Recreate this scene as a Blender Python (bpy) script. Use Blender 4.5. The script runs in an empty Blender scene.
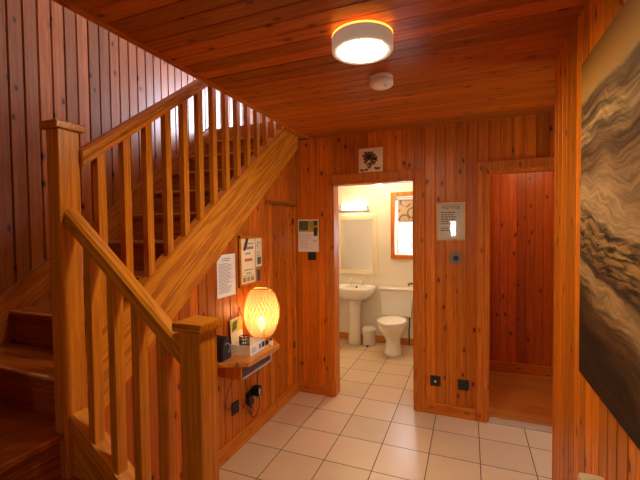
import bpy, bmesh, math, random
from mathutils import Vector, Matrix
random.seed(7)
S = bpy.context.scene
COL = S.collection
PI = math.pi

# ------------------------------------------------------------------ camera
cam_d = bpy.data.cameras.new('camera')
cam_d.sensor_width = 36.0
cam_d.lens = 372.0 / 640.0 * 36.0
cam_d.clip_start = 0.02
cam = bpy.data.objects.new('camera', cam_d); COL.objects.link(cam)
RX = Vector((0.9283, 0.3717, -0.0112)).normalized()
FW = Vector((-0.3717, 0.9279, -0.0302)).normalized()
RX = (RX - FW * RX.dot(FW)).normalized()
UP = RX.cross(FW)
cam.matrix_world = Matrix(((RX.x, UP.x, -FW.x, 0.918), (RX.y, UP.y, -FW.y, -3.312), (RX.z, UP.z, -FW.z, 1.580), (0, 0, 0, 1)))
S.camera = cam

# ------------------------------------------------------------------ world, daylight, exposure
W = bpy.data.worlds.new('daylight'); S.world = W; W.use_nodes = True
W.node_tree.nodes['Background'].inputs['Color'].default_value = (0.72, 0.86, 1.0, 1)
W.node_tree.nodes['Background'].inputs['Strength'].default_value = 1.3
S.view_settings.view_transform = 'Standard'; S.view_settings.look = 'None'
S.view_settings.gamma = 1.0; S.view_settings.use_curve_mapping = False
S.view_settings.exposure = 0.64
S.cycles.use_denoising = True
S.cycles.max_bounces = 10; S.cycles.diffuse_bounces = 6; S.cycles.transparent_max_bounces = 12
S.cycles.sample_clamp_indirect = 6.0

def area(name, loc, direction, sx, sy, power, color):
    d = bpy.data.lights.new(name, 'AREA'); d.shape = 'RECTANGLE'; d.size = sx; d.size_y = sy
    d.energy = power; d.color = color
    o = bpy.data.objects.new(name, d); COL.objects.link(o); o.location = loc
    o.rotation_euler = Vector(direction).to_track_quat('-Z', 'Z').to_euler()
    return o
DAY = (0.72, 0.80, 1.0)
area('window_daylight_upstairs', (0.45, 2.36, 3.5), (-0.35, -1, -0.2), 1.4, 1.1, 165, DAY)
area('window_daylight_bathroom', (0.20, 2.02, 1.62), (-0.05, -1, -0.12), 0.45, 0.8, 26, (0.85, 0.92, 1.0))
area('window_daylight_side_door', (3.16, -0.58, 1.1), (-1, 0, -0.05), 0.7, 1.7, 30, (0.85, 0.92, 1.0))
area('window_daylight_front_door', (0.63, -4.70, 1.55), (0, 1, -0.02), 0.16, 0.36, 11.0, (1.0, 0.93, 0.82))

LAMP_RADIANCE = 300.0        # ceiling light diffuser
TUNGSTEN = (1.0, 0.74, 0.42)

# ------------------------------------------------------------------ node helpers
def new_mat(name):
    m = bpy.data.materials.new(name); m.use_nodes = True
    nt = m.node_tree
    return m, nt, nt.nodes['Principled BSDF']
class NT:
    def __init__(s, nt): s.nt = nt
    def n(s, typ, **kw):
        nd = s.nt.nodes.new(typ)
        for k, v in kw.items(): setattr(nd, k, v)
        return nd
    def set(s, sock, v):
        if isinstance(v, bpy.types.NodeSocket): s.nt.links.new(v, sock)
        else: sock.default_value = v
    def math(s, op, a, b=0.0, c=0.0):
        nd = s.n('ShaderNodeMath', operation=op)
        s.set(nd.inputs[0], a); s.set(nd.inputs[1], b); s.set(nd.inputs[2], c)
        return nd.outputs[0]
    def xyz(s, v):
        nd = s.n('ShaderNodeSeparateXYZ'); s.set(nd.inputs[0], v); return nd.outputs
    def comb(s, x, y, z):
        nd = s.n('ShaderNodeCombineXYZ')
        for i, v in enumerate((x, y, z)): s.set(nd.inputs[i], v)
        return nd.outputs[0]
    def obj(s): return s.n('ShaderNodeTexCoord').outputs['Object']
    def noise(s, vec, scale, detail=3.0, rough=0.5, dist=0.0):
        nd = s.n('ShaderNodeTexNoise'); s.set(nd.inputs['Vector'], vec)
        nd.inputs['Scale'].default_value = scale; nd.inputs['Detail'].default_value = detail
        nd.inputs['Roughness'].default_value = rough; nd.inputs['Distortion'].default_value = dist
        return nd.outputs['Fac']
    def white(s, v):
        nd = s.n('ShaderNodeTexWhiteNoise', noise_dimensions='1D'); s.set(nd.inputs['W'], v)
        return nd.outputs['Value']
    def step(s, v, a, b):       # smoothstep
        nd = s.n('ShaderNodeMapRange', interpolation_type='SMOOTHSTEP')
        s.set(nd.inputs[0], v); nd.inputs[1].default_value = a; nd.inputs[2].default_value = b
        nd.inputs[3].default_value = 0; nd.inputs[4].default_value = 1
        return nd.outputs[0]
    def mix(s, f, a, b):
        nd = s.n('ShaderNodeMix', data_type='RGBA')
        s.set(nd.inputs[0], f)
        s.set(nd.inputs[6], a if isinstance(a, bpy.types.NodeSocket) else (*a, 1))
        s.set(nd.inputs[7], b if isinstance(b, bpy.types.NodeSocket) else (*b, 1))
        return nd.outputs[2]
    def scale_col(s, col, f):
        nd = s.n('ShaderNodeVectorMath', operation='SCALE'); s.set(nd.inputs[0], col); s.set(nd.inputs[3], f)
        return nd.outputs[0]
    def bump(s, h, strength, dist=0.002):
        nd = s.n('ShaderNodeBump'); nd.inputs['Strength'].default_value = strength
        nd.inputs['Distance'].default_value = dist; s.set(nd.inputs['Height'], h)
        return nd.outputs[0]

def wood(name, light, dark, grain='Z', face='X', pitch=None, slope=0.0, stretch=0.07, ringf=45.0, streak=0.16, coat=0.0, off=0.0, rough=0.36, knots=0.0, contrast=1.0, cathedral=0.5, vary=0.27):
    """pine: grain runs along one axis; boards (pitch) are counted along `face`, each with its own tone."""
    m, nt, b = new_mat(name); k = NT(nt)
    x, y, z = k.xyz(k.obj())
    if slope and grain == 'X':       # grain follows a sloping member in the XZ plane
        cs, sn = math.cos(slope), math.sin(slope)
        x, z = k.math('ADD', k.math('MULTIPLY', x, cs), k.math('MULTIPLY', z, sn)), k.math('SUBTRACT', k.math('MULTIPLY', z, cs), k.math('MULTIPLY', x, sn))
    elif slope:       # ... or in the YZ plane
        cs, sn = math.cos(slope), math.sin(slope)
        y, z = k.math('ADD', k.math('MULTIPLY', y, cs), k.math('MULTIPLY', z, sn)), k.math('SUBTRACT', k.math('MULTIPLY', z, cs), k.math('MULTIPLY', y, sn))
    ax = {'X': x, 'Y': y, 'Z': z}
    g = ax[grain]; u = ax[face]
    other = [ax[a] for a in 'XYZ' if a not in (grain, face)][0]
    if pitch:
        bid = k.math('FLOOR', k.math('DIVIDE', k.math('SUBTRACT', u, off), pitch))
        r = k.white(bid); r2 = k.white(k.math('ADD', bid, 37.5))
    else:
        r = 0.5; r2 = 0.5; bid = 0.0
    gshift = k.math('MULTIPLY_ADD', r, 9.0, g) if pitch else g
    vec = k.comb(u, other, k.math('MULTIPLY', gshift, 0.045))
    fine = k.noise(vec, 190, 4, 0.6)
    vec2 = k.comb(u, other, k.math('MULTIPLY', gshift, stretch))
    big = k.noise(vec2, 14, 2, 0.5)
    rings = k.math('SINE', k.math('MULTIPLY', k.math('ADD', big, k.math('MULTIPLY', fine, 0.03)), ringf))
    rings = k.step(rings, -0.2, 0.95)
    t = k.math('ADD', k.math('MULTIPLY', rings, cathedral), k.math('MULTIPLY', k.step(fine, 0.38, 0.66), 0.55 * contrast))
    t = k.math('MINIMUM', t, 1.0)
    col = k.mix(t, light, dark)
    svec = k.comb(u, other, k.math('MULTIPLY', gshift, 0.012))
    sn_ = k.noise(svec, 75, 2, 0.5)
    col = k.scale_col(col, k.math('MULTIPLY_ADD', k.step(sn_, 0.3, 0.7), 2 * streak, 1.0 - streak))
    if pitch:
        col = k.scale_col(col, k.math('MULTIPLY_ADD', r2, vary * 2, 1.0 - vary))
    if knots:
        # knots: ellipses scattered by a Voronoi cell per board
        kv = k.comb(k.math('MULTIPLY', u, 7.5), k.math('MULTIPLY', k.math('MULTIPLY_ADD', r, 3.1, g), 3.8), 0.0)
        vo = k.n('ShaderNodeTexVoronoi', voronoi_dimensions='2D'); k.set(vo.inputs['Vector'], kv); vo.inputs['Scale'].default_value = 1.0
        gate = k.math('GREATER_THAN', k.xyz(vo.outputs['Color'])[0], 0.62)
        dd = k.math('ADD', vo.outputs['Distance'], k.math('MULTIPLY', k.noise(k.obj(), 60, 2), 0.03))
        dd = k.math('ADD', dd, gate)
        kn = k.math('SUBTRACT', 1.0, k.step(dd, 0.065, 0.105))
        halo = k.math('SUBTRACT', 1.0, k.step(dd, 0.09, 0.22))
        col = k.mix(k.math('MULTIPLY', halo, 0.45 * knots), col, dark)
        col = k.mix(k.math('MULTIPLY', kn, 0.9 * knots), col, (0.035, 0.010, 0.004))
    k.set(b.inputs['Base Color'], col)
    b.inputs['Roughness'].default_value = rough
    b.inputs['Specular IOR Level'].default_value = 0.4
    b.inputs['Coat Weight'].default_value = coat; b.inputs['Coat Roughness'].default_value = 0.25
    k.set(b.inputs['Normal'], k.bump(fine, 0.08))
    return m

def plain(name, col, rough=0.5, metal=0.0, spec=0.5, mottle=0.06, emit=0.0, ecol=None):
    m, nt, b = new_mat(name); k = NT(nt)
    f = k.noise(k.obj(), 35, 3)
    k.set(b.inputs['Base Color'], k.mix(f, tuple(c * (1 - mottle) for c in col), tuple(min(1, c * (1 + mottle)) for c in col)))
    b.inputs['Roughness'].default_value = rough; b.inputs['Metallic'].default_value = metal
    b.inputs['Specular IOR Level'].default_value = spec
    if emit:
        b.inputs['Emission Color'].default_value = (*(ecol or col), 1); b.inputs['Emission Strength'].default_value = emit
    return m

L1, D1 = (0.66, 0.195, 0.006), (0.46, 0.092, 0.003)
M = {}
PB = 0.082                                    # board pitch
M['board_x'] = wood('pine_boards_back', L1, D1, 'Z', 'X', PB, 0.0, knots=1.0, cathedral=0.25)
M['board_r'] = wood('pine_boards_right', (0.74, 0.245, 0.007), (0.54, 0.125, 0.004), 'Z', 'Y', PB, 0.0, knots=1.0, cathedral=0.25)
M['board_y'] = wood('pine_boards_side', (0.60, 0.150, 0.005), (0.40, 0.068, 0.003), 'Z', 'Y', PB, 0.0, knots=1.0, cathedral=0.25)  # same pine as the back wall, redness of indirect light put into the colour
M['ceil'] = wood('pine_boards_ceiling', (0.52, 0.135, 0.005), (0.32, 0.058, 0.003), 'X', 'Y', 0.088, 0.0, knots=0.8, cathedral=0.35, vary=0.28)
M['board_bounce_red'] = wood('alcove_boards_bounce_red', (0.58, 0.125, 0.005), (0.40, 0.062, 0.003), 'Z', 'X', PB, 0.0, knots=1.0, cathedral=0.25)  # alcove pine with the deep red of bounced light put into its colour
M['board_bounce_red_y'] = wood('alcove_boards_side_bounce_red', (0.58, 0.125, 0.005), (0.40, 0.062, 0.003), 'Z', 'Y', PB, 0.0, knots=1.0, cathedral=0.25)
M['board_stair'] = wood('pine_boards_stairwell', (0.44, 0.130, 0.022), (0.30, 0.068, 0.011), 'Z', 'Y', PB, 0.0, knots=1.0, cathedral=0.25, coat=0.6)  # shade put into the colour: darker pine where the lamp lights too strongly
M['board_dark'] = wood('pine_boards_entrance', (0.24, 0.07, 0.006), (0.16, 0.036, 0.003), 'Z', 'X', PB, 0.0, knots=1.0, cathedral=0.25)  # unseen walls darkened to cut light bounced onto the balusters
M['ash_x'] = wood('pine_trim_x', L1, D1, 'X', 'Z', cathedral=0.35, knots=0.5)
M['ash_y'] = wood('pine_trim_y', L1, D1, 'Y', 'Z', cathedral=0.35, knots=0.5)
M['ash_z'] = wood('pine_trim_z', L1, D1, 'Z', 'X', cathedral=0.35, knots=0.6, rough=0.5)
SL, SD = (0.74, 0.275, 0.014), (0.48, 0.125, 0.006)
M['post'] = wood('pine_post', SL, SD, 'Z', 'X', cathedral=0.30, contrast=0.8, rough=0.33)
M['rail'] = wood('pine_rail', SL, SD, 'X', 'Y', cathedral=0.6, rough=0.3)
M['rail_low'] = wood('pine_rail_lower', (0.80, 0.33, 0.020), (0.54, 0.17, 0.008), 'X', 'Y', slope=math.radians(-40), cathedral=0.6, rough=0.3, streak=0.1)
M['wallstring'] = wood('pine_wall_string', (0.50, 0.14, 0.014), (0.28, 0.06, 0.006), 'Y', 'Z', slope=math.radians(37), cathedral=0.5)
M['rail_y'] = wood('pine_rail_upper', SL, SD, 'Y', 'X', slope=math.radians(37), cathedral=0.4, rough=0.3)
M['tread_x'] = wood('pine_tread', (0.50, 0.14, 0.014), (0.28, 0.06, 0.006), 'X', 'Y', cathedral=0.5, rough=0.32)
M['tread_y'] = wood('pine_tread_lower', (0.50, 0.14, 0.014), (0.28, 0.06, 0.006), 'Y', 'X', cathedral=0.5, rough=0.32)
M['hinge'] = plain('worn_hinge', (0.14, 0.06, 0.02), 0.4, 0.6)
M['worn'] = wood('worn_nosing', (0.80, 0.42, 0.18), (0.52, 0.20, 0.06), 'X', 'Y', cathedral=0.5, rough=0.4)
M['shelfwood'] = wood('pine_shelf', (0.70, 0.30, 0.06), (0.48, 0.16, 0.024), 'Y', 'X', cathedral=0.5, knots=0.6)
M['laminate'] = wood('laminate_floor', (0.62, 0.25, 0.05), (0.42, 0.14, 0.022), 'X', 'Y', 0.12, 0.0, rough=0.3, cathedral=0.35, vary=0.15)
M['white_wall'] = plain('cream_painted_wall', (0.80, 0.74, 0.62), 0.55, mottle=0.02)
M['ceramic'] = plain('white_ceramic', (0.86, 0.83, 0.76), 0.12, mottle=0.01)
M['white_plastic'] = plain('white_plastic', (0.82, 0.79, 0.72), 0.35, mottle=0.02)
M['cream'] = plain('cream_frame', (0.82, 0.72, 0.50), 0.4, mottle=0.03)
M['paper'] = plain('paper', (0.93, 0.90, 0.85), 0.75, mottle=0.02)
M['paper_cream'] = plain('cream_paper', (0.86, 0.76, 0.50), 0.75, mottle=0.03)
M['ink'] = plain('ink', (0.05, 0.04, 0.04), 0.8)
M['ink_grey'] = plain('grey_ink', (0.30, 0.27, 0.25), 0.8)
M['ink_red'] = plain('red_ink', (0.40, 0.04, 0.03), 0.8)
M['black'] = plain('black_plastic', (0.014, 0.013, 0.013), 0.42)
M['darkbox'] = plain('bronze_plate', (0.035, 0.028, 0.022), 0.38, 0.5)
M['brass'] = plain('aged_steel_plate', (0.22, 0.19, 0.13), 0.35, 0.8)
M['chrome'] = plain('chrome', (0.80, 0.80, 0.80), 0.12, 1.0, mottle=0.0)
M['alarm'] = plain('aged_white_plastic', (0.95, 0.86, 0.66), 0.4, mottle=0.02)
M['grey_board'] = plain('pale_grey_board', (0.55, 0.55, 0.56), 0.35)
M['gold'] = plain('gold_frame', (0.62, 0.35, 0.09), 0.35, 0.4)
M['mirror'] = plain('mirror_silver', (0.92, 0.93, 0.93), 0.015, 1.0, mottle=0.0)
M['upvc'] = plain('white_window_frame', (0.85, 0.85, 0.82), 0.35)
M['grille'] = plain('dark_gap', (0.02, 0.018, 0.016), 0.8)
M['shade_drum'] = plain('taupe_drum_shade', (0.74, 0.62, 0.52), 0.6, emit=0.16, ecol=(0.75, 0.55, 0.38))
M['string'] = plain('cord_black', (0.015, 0.012, 0.010), 0.5)

def emit_mat(name, col, strength):
    m, nt, b = new_mat(name)
    b.inputs['Base Color'].default_value = (0.8, 0.8, 0.8, 1)
    b.inputs['Emission Color'].default_value = (*col, 1); b.inputs['Emission Strength'].default_value = strength
    return m
def glass_mat(name, tint=(1, 1, 1), gloss=0.12, frosted=0.0):
    m, nt, b = new_mat(name); k = NT(nt)
    nt.nodes.remove(b)
    out = nt.nodes['Material Output']
    tr = k.n('ShaderNodeBsdfTransparent'); tr.inputs[0].default_value = (*tint, 1)
    gl = k.n('ShaderNodeBsdfGlossy'); gl.inputs['Roughness'].default_value = 0.03
    fr = k.n('ShaderNodeFresnel'); fr.inputs[0].default_value = 1.5
    mx = k.n('ShaderNodeMixShader')
    nt.links.new(fr.outputs[0], mx.inputs[0]); nt.links.new(tr.outputs[0], mx.inputs[1]); nt.links.new(gl.outputs[0], mx.inputs[2])
    last = mx
    if frosted:
        tl = k.n('ShaderNodeBsdfTranslucent'); tl.inputs[0].default_value = (0.95, 0.96, 0.98, 1)
        m2 = k.n('ShaderNodeMixShader'); m2.inputs[0].default_value = frosted
        nt.links.new(mx.outputs[0], m2.inputs[1]); nt.links.new(tl.outputs[0], m2.inputs[2]); last = m2
    nt.links.new(last.outputs[0], out.inputs[0])
    return m
M['glass'] = glass_mat('window_glass')
M['frost'] = glass_mat('frosted_glass', frosted=0.5)

def tile_mat():
    m, nt, b = new_mat('floor_tiles'); k = NT(nt)
    x, y, z = k.xyz(k.obj()); s = 0.33; gw = 0.0075
    def edge(v):
        f = k.math('FRACT', k.math('DIVIDE', v, s))
        return k.math('MINIMUM', f, k.math('SUBTRACT', 1.0, f))
    e = k.math('MINIMUM', edge(x), edge(y))
    gr = k.math('SUBTRACT', 1.0, k.step(e, gw * 0.9, gw * 1.5))
    tid = k.math('ADD', k.math('FLOOR', k.math('DIVIDE', x, s)), k.math('MULTIPLY', k.math('FLOOR', k.math('DIVIDE', y, s)), 17.3))
    r = k.white(tid)
    n1 = k.noise(k.obj(), 5, 4, 0.6); n2 = k.noise(k.obj(), 60, 3, 0.6)
    c = k.mix(n1, (0.76, 0.59, 0.40), (0.70, 0.52, 0.34))
    c = k.mix(k.math('MULTIPLY', k.step(n2, 0.5, 0.75), 0.25), c, (0.60, 0.42, 0.25))
    c = k.scale_col(c, k.math('MULTIPLY_ADD', r, 0.14, 0.93))
    c = k.mix(gr, c, (0.075, 0.045, 0.025))
    k.set(b.inputs['Base Color'], c)
    k.set(b.inputs['Roughness'], k.math('MULTIPLY_ADD', gr, 0.4, 0.30))
    k.set(b.inputs['Normal'], k.bump(k.math('SUBTRACT', 1.0, gr), 0.35, 0.002))
    return m
M['tile'] = tile_mat()

# ------------------------------------------------------------------ mesh helper
class MB:
    def __init__(s): s.bm = bmesh.new()
    def box(s, x0, x1, y0, y1, z0, z1, bevel=0.0):
        r = bmesh.ops.create_cube(s.bm, size=1.0)
        for v in r['verts']:
            v.co = Vector(((x0 + x1) / 2 + v.co.x * (x1 - x0), (y0 + y1) / 2 + v.co.y * (y1 - y0), (z0 + z1) / 2 + v.co.z * (z1 - z0)))
        if bevel:
            ed = {e for v in r['verts'] for e in v.link_edges}
            bmesh.ops.bevel(s.bm, geom=list(ed), offset=bevel, segments=2, affect='EDGES', profile=0.5)
        return s
    def prism(s, pts, d):
        """closed polygon pts (3D, planar) pushed by vector d"""
        d = Vector(d)
        a = [s.bm.verts.new(Vector(p)) for p in pts]; b = [s.bm.verts.new(Vector(p) + d) for p in pts]
        n = len(pts)
        s.bm.faces.new(a); s.bm.faces.new(b[::-1])
        for i in range(n): s.bm.faces.new((a[i], b[i], b[(i + 1) % n], a[(i + 1) % n]))
        return s
    def tube(s, pts, r, seg=10, cap=True):
        pts = [Vector(p) for p in pts]; n = len(pts)
        rr = r if isinstance(r, (list, tuple)) else [r] * n
        prev = None; rings = []
        for i in range(n):
            t = (pts[min(i + 1, n - 1)] - pts[max(i - 1, 0)]).normalized()
            if prev is None:
                a = Vector((0, 0, 1)) if abs(t.z) < 0.9 else Vector((1, 0, 0))
                nx = t.cross(a).normalized()
            else:
                nx = (prev - t * prev.dot(t)).normalized()
            prev = nx; ny = t.cross(nx)
            rings.append([s.bm.verts.new(pts[i] + (nx * math.cos(2 * PI * j / seg) + ny * math.sin(2 * PI * j / seg)) * rr[i]) for j in range(seg)])
        for i in range(n - 1):
            for j in range(seg):
                f = s.bm.faces.new((rings[i][j], rings[i][(j + 1) % seg], rings[i + 1][(j + 1) % seg], rings[i + 1][j])); f.smooth = True
        if cap:
            s.bm.faces.new(rings[0][::-1]); s.bm.faces.new(rings[-1])
        return s
    def loft(s, rings, cap0=True, cap1=True, smooth=True):
        vr = [[s.bm.verts.new(Vector(p)) for p in r] for r in rings]; n = len(vr[0])
        for i in range(len(vr) - 1):
            for j in range(n):
                f = s.bm.faces.new((vr[i][j], vr[i][(j + 1) % n], vr[i + 1][(j + 1) % n], vr[i + 1][j])); f.smooth = smooth
        if cap0: s.bm.faces.new(vr[0][::-1])
        if cap1: s.bm.faces.new(vr[-1])
        return s
    def lathe(s, c, prof, seg=32, cap0=True, cap1=True, sx=1.0, sy=1.0):
        """prof: list of (radius, z) about a vertical axis through c"""
        c = Vector(c)
        return s.loft([[c + Vector((r * sx * math.cos(2 * PI * j / seg), r * sy * math.sin(2 * PI * j / seg), z)) for j in range(seg)] for r, z in prof], cap0, cap1)
    def rot(s, axis, ang, piv):
        bmesh.ops.rotate(s.bm, verts=s.bm.verts[:], cent=Vector(piv), matrix=Matrix.Rotation(ang, 3, axis)); return s
    def build(s, name, mat, parent=None, off=(0, 0, 0)):
        bmesh.ops.recalc_face_normals(s.bm, faces=s.bm.faces[:])
        me = bpy.data.meshes.new(name)
        if parent is not None:
            p = parent; base = Vector((0, 0, 0))
            while p is not None: base += p.location; p = p.parent
            bmesh.ops.translate(s.bm, verts=s.bm.verts[:], vec=-base)
        s.bm.to_mesh(me); s.bm.free()
        me.materials.append(mat)
        o = bpy.data.objects.new(name, me); COL.objects.link(o)
        if parent is not None: o.parent = parent
        return o

def thing(name, label, cat, loc=(0, 0, 0), group=None):
    o = bpy.data.objects.new(name, None); COL.objects.link(o); o.location = loc
    o.empty_display_size = 0.1
    o['label'] = label; o['category'] = cat
    if group: o['group'] = group
    return o
def tag(o, label, cat, group=None):
    o['label'] = label; o['category'] = cat
    if group: o['group'] = group
    return o
def struct(o):
    o['kind'] = 'structure'; return o
def box(*a, **k): return MB().box(*a, **k)

# grooved tongue-and-groove panelling: boards run vertically; u along X or Y
GD, GW = 0.014, 0.0075
def board_cols(u0, u1, pitch, GD=GD, GW=GW):
    out = [(u0, 0.0)]
    i = math.floor(u0 / pitch)
    while i * pitch <= u1 + 1e-6:
        c = i * pitch
        for du, d in ((-GW, 0), (-GW * 0.45, GD), (GW * 0.45, GD), (GW, 0)):
            u = c + du
            if u0 + 1e-4 < u < u1 - 1e-4: out.append((u, d))
        i += 1
    out.append((u1, 0.0))
    return out
def panel(mb, axis, plane, sign, u0, u1, bot, top, th=0.05, pitch=PB, gd=0.006, gw=0.0055):
    """front face at `plane`, facing `sign` along the other axis; bot/top: number or function of u"""
    fb = bot if callable(bot) else (lambda u: bot)
    ft = top if callable(top) else (lambda u: top)
    cols = board_cols(u0, u1, pitch, gd, gw); bm = mb.bm
    def P(u, w, z): return Vector((u, w, z)) if axis == 'X' else Vector((w, u, z))
    fr, bk = [], []
    for u, d in cols:
        w = plane - sign * d
        fr.append((bm.verts.new(P(u, w, fb(u))), bm.verts.new(P(u, w, ft(u)))))
        wb = plane - sign * th
        bk.append((bm.verts.new(P(u, wb, fb(u))), bm.verts.new(P(u, wb, ft(u)))))
    for i in range(len(cols) - 1):
        bm.faces.new((fr[i][0], fr[i + 1][0], fr[i + 1][1], fr[i][1]))
        bm.faces.new((bk[i][0], bk[i][1], bk[i + 1][1], bk[i + 1][0]))
        bm.faces.new((fr[i][1], fr[i + 1][1], bk[i + 1][1], bk[i][1]))
        bm.faces.new((fr[i][0], bk[i][0], bk[i + 1][0], fr[i + 1][0]))
    for i in (0, -1): bm.faces.new((fr[i][0], fr[i][1], bk[i][1], bk[i][0]))

# ------------------------------------------------------------------ dimensions
CZ = 2.425                      # hall ceiling
XL, YB, XR = -0.63, -0.06, 1.33 # under-stair wall, back wall, right wall
XW = -1.53                      # stair side wall
YF = -4.60                      # front wall behind the camera
XE = -0.45                      # ceiling edge at the stairwell
RISE, GO = 0.189, 0.25
Y7 = -1.764                     # nosing of the 7th step
UPZ = RISE * 14                 # upper floor
def ny(k): return Y7 + (k - 7) * GO
def zst(y): return 1.83 + 0.75 * (y + 1.2)       # string top
def zsb(y): return 1.485 + 0.76 * (y + 1.2)      # string bottom

# ------------------------------------------------------------------ structure
struct(box(-1.65, 3.2, YF - 0.2, 0.0, -0.06, 0.0).box(-1.4, 1.0, 0.0, 1.85, -0.06, 0.0).build('floor', M['tile']))
struct(box(1.0, 2.3, 0.0, 1.3, -0.06, 0.004).build('floor_alcove', M['laminate']))
struct(box(1.06, 1.9, -0.075, 0.01, 0.0, 0.016, bevel=0.004).build('trim_threshold', plain('worn_threshold', (0.52, 0.40, 0.30), 0.35, mottle=0.2)))
# ceiling: grooved boards along X
mb = MB()
cols = board_cols(YF - 0.1, YB + 0.02, 0.088, 0.006, 0.0045)
for i in range(len(cols) - 1):
    (y0, d0), (y1, d1) = cols[i], cols[i + 1]
    vs = [mb.bm.verts.new(p) for p in ((XE, y0, CZ + d0), (3.2, y0, CZ + d0), (3.2, y1, CZ + d1), (XE, y1, CZ + d1))]
    mb.bm.faces.new(vs)
mb.box(XE, 3.2, YF - 0.1, YB + 0.02, CZ + 0.03, UPZ - 0.02)
struct(mb.build('ceiling', M['ceil']))
struct(box(XE - 0.022, XE, YF - 0.1, YB, CZ - 0.016, UPZ, bevel=0.003).build('trim_stairwell', M['ash_y']))
# landing ceiling soffit behind the stairwell edge and beyond the back wall
struct(box(XW, XE - 0.022, -0.045, 2.3, CZ + 0.02, UPZ - 0.004).box(XE, 1.5, YB + 0.02, 2.3, CZ + 0.03, UPZ - 0.004).build('floor_upper', M['laminate']))

# back wall with the two openings (bathroom 1: -0.24..0.475, alcove: 1.07..1.87)
mb = MB()
D1a, D1b, D1t = -0.240, 0.475, 1.98
D2a, D2b, D2t = 1.07, 1.87, 2.005
for (a, b, z0, z1) in ((XL - 0.02, D1a - 0.02, 0, CZ), (D1b + 0.02, D2a - 0.02, 0, CZ), (D2b + 0.02, 3.2, 0, CZ), (D1a - 0.02, D1b + 0.02, D1t + 0.02, CZ), (D2a - 0.02, D2b + 0.02, D2t + 0.02, CZ)):
    panel(mb, 'X', YB, -1, a, b, z0, z1, th=0.10)
struct(mb.build('wall_back', M['board_x']))
# under-stair wall
mb = MB()
CUa, CUb, CUt = -0.565, -0.135, 1.79
top_u = lambda u: min(CZ + 0.02, zsb(u) + 0.14)
panel(mb, 'Y', XL, 1, -2.24, CUa, 0, top_u, th=0.035)
panel(mb, 'Y', XL, 1, CUa, CUb, CUt, top_u, th=0.035)
panel(mb, 'Y', XL, 1, CUb, YB, 0, top_u, th=0.035); panel(mb, 'Y', XL, 1, CUa, CUb, 0, 0.11, th=0.035)
struct(mb.build('wall_understair', M['board_y']))
# right wall (ends at y=-1.08), with a return
mb = MB(); panel(mb, 'Y', XR, -1, YF, -1.085, 0, CZ, th=0.10)
struct(mb.build('wall_right', M['board_r']))
struct(box(XR - 0.004, XR + 0.104, -1.085, -1.070, 0, CZ, bevel=0.004).build('trim_wall_end', M['ash_z']))
# stair side wall, full height of two storeys
mb = MB(); panel(mb, 'Y', XW, 1, -3.3, 2.3, 0, 4.9, th=0.06, gd=0.016, gw=0.0065)
struct(mb.build('wall_left', M['board_stair']))
# wall behind the lower flight, front wall, side walls
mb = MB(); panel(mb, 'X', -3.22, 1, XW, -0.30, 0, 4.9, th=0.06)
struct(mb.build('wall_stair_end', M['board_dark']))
FDa, FDb = 0.20, 1.06
mb = MB()
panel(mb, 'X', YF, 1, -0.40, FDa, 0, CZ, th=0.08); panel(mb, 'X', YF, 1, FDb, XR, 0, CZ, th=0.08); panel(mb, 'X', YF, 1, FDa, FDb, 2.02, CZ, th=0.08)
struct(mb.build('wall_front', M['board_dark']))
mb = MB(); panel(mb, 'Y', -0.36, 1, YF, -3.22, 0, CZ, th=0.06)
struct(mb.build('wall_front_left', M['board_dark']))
mb = MB(); panel(mb, 'X', -1.085, 1, XR + 0.1, 3.1, 0, CZ, th=0.05)
struct(mb.build('wall_side_passage', M['board_x']))
mb = MB(); panel(mb, 'Y', 3.05, -1, -1.085, -0.98, 0, CZ, th=0.06); panel(mb, 'Y', 3.05, -1, -0.18, YB, 0, CZ, th=0.06); panel(mb, 'Y', 3.05, -1, -0.98, -0.18, 2.02, CZ, th=0.06)
struct(mb.build('wall_side_end', M['board_y']))
# upper storey shell
UW0, UW1, UZ0, UZ1 = -0.35, 1.25, 2.90, 4.15
struct(box(XW, UW0, 2.24, 2.30, UPZ, 4.9).box(UW1, 1.5, 2.24, 2.30, UPZ, 4.9).box(UW0, UW1, 2.24, 2.30, UPZ, UZ0).box(UW0, UW1, 2.24, 2.30, UZ1, 4.9).build('wall_upper_back', M['white_wall']))
struct(box(1.44, 1.5, -3.3, 2.3, UPZ, 4.9).box(-0.30, 1.5, -3.3, -3.22, UPZ, 4.9).build('wall_upper_right', M['white_wall']))
struct(box(XW - 0.06, 1.5, -3.3, 2.3, 4.9, 4.96).build('ceiling_upper', M['white_wall']))
def window(name, axis, plane, a, b, z0, z1, depth, mats=('upvc', 'glass'), bars=()):
    """frame and pane of a window set in a wall"""
    def B(u0, u1, w0, w1, p, q, m):
        return m.box(u0, u1, w0, w1, p, q) if axis == 'X' else m.box(w0, w1, u0, u1, p, q)
    t = 0.05; m = MB(); w0, w1 = plane, plane + depth
    B(a, a + t, w0, w1, z0, z1, m); B(b - t, b, w0, w1, z0, z1, m); B(a + t, b - t, w0, w1, z0, z0 + t, m); B(a + t, b - t, w0, w1, z1 - t, z1, m)
    for k_ in bars: B(k_ - 0.02, k_ + 0.02, w0, w1, z0 + t, z1 - t, m)
    f = struct(m.build(name, M[mats[0]]))
    m = MB(); wm = (w0 + w1) / 2
    B(a + t, b - t, wm - 0.003, wm + 0.003, z0 + t, z1 - t, m)
    m.build('pane', M[mats[1]], f)
    return f
window('window_2', 'X', 2.25, UW0, UW1, UZ0, UZ1, 0.05, bars=(0.45,))
window('window_3', 'Y', 3.06, -0.98, -0.18, 0.0, 2.02, 0.045)
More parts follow.
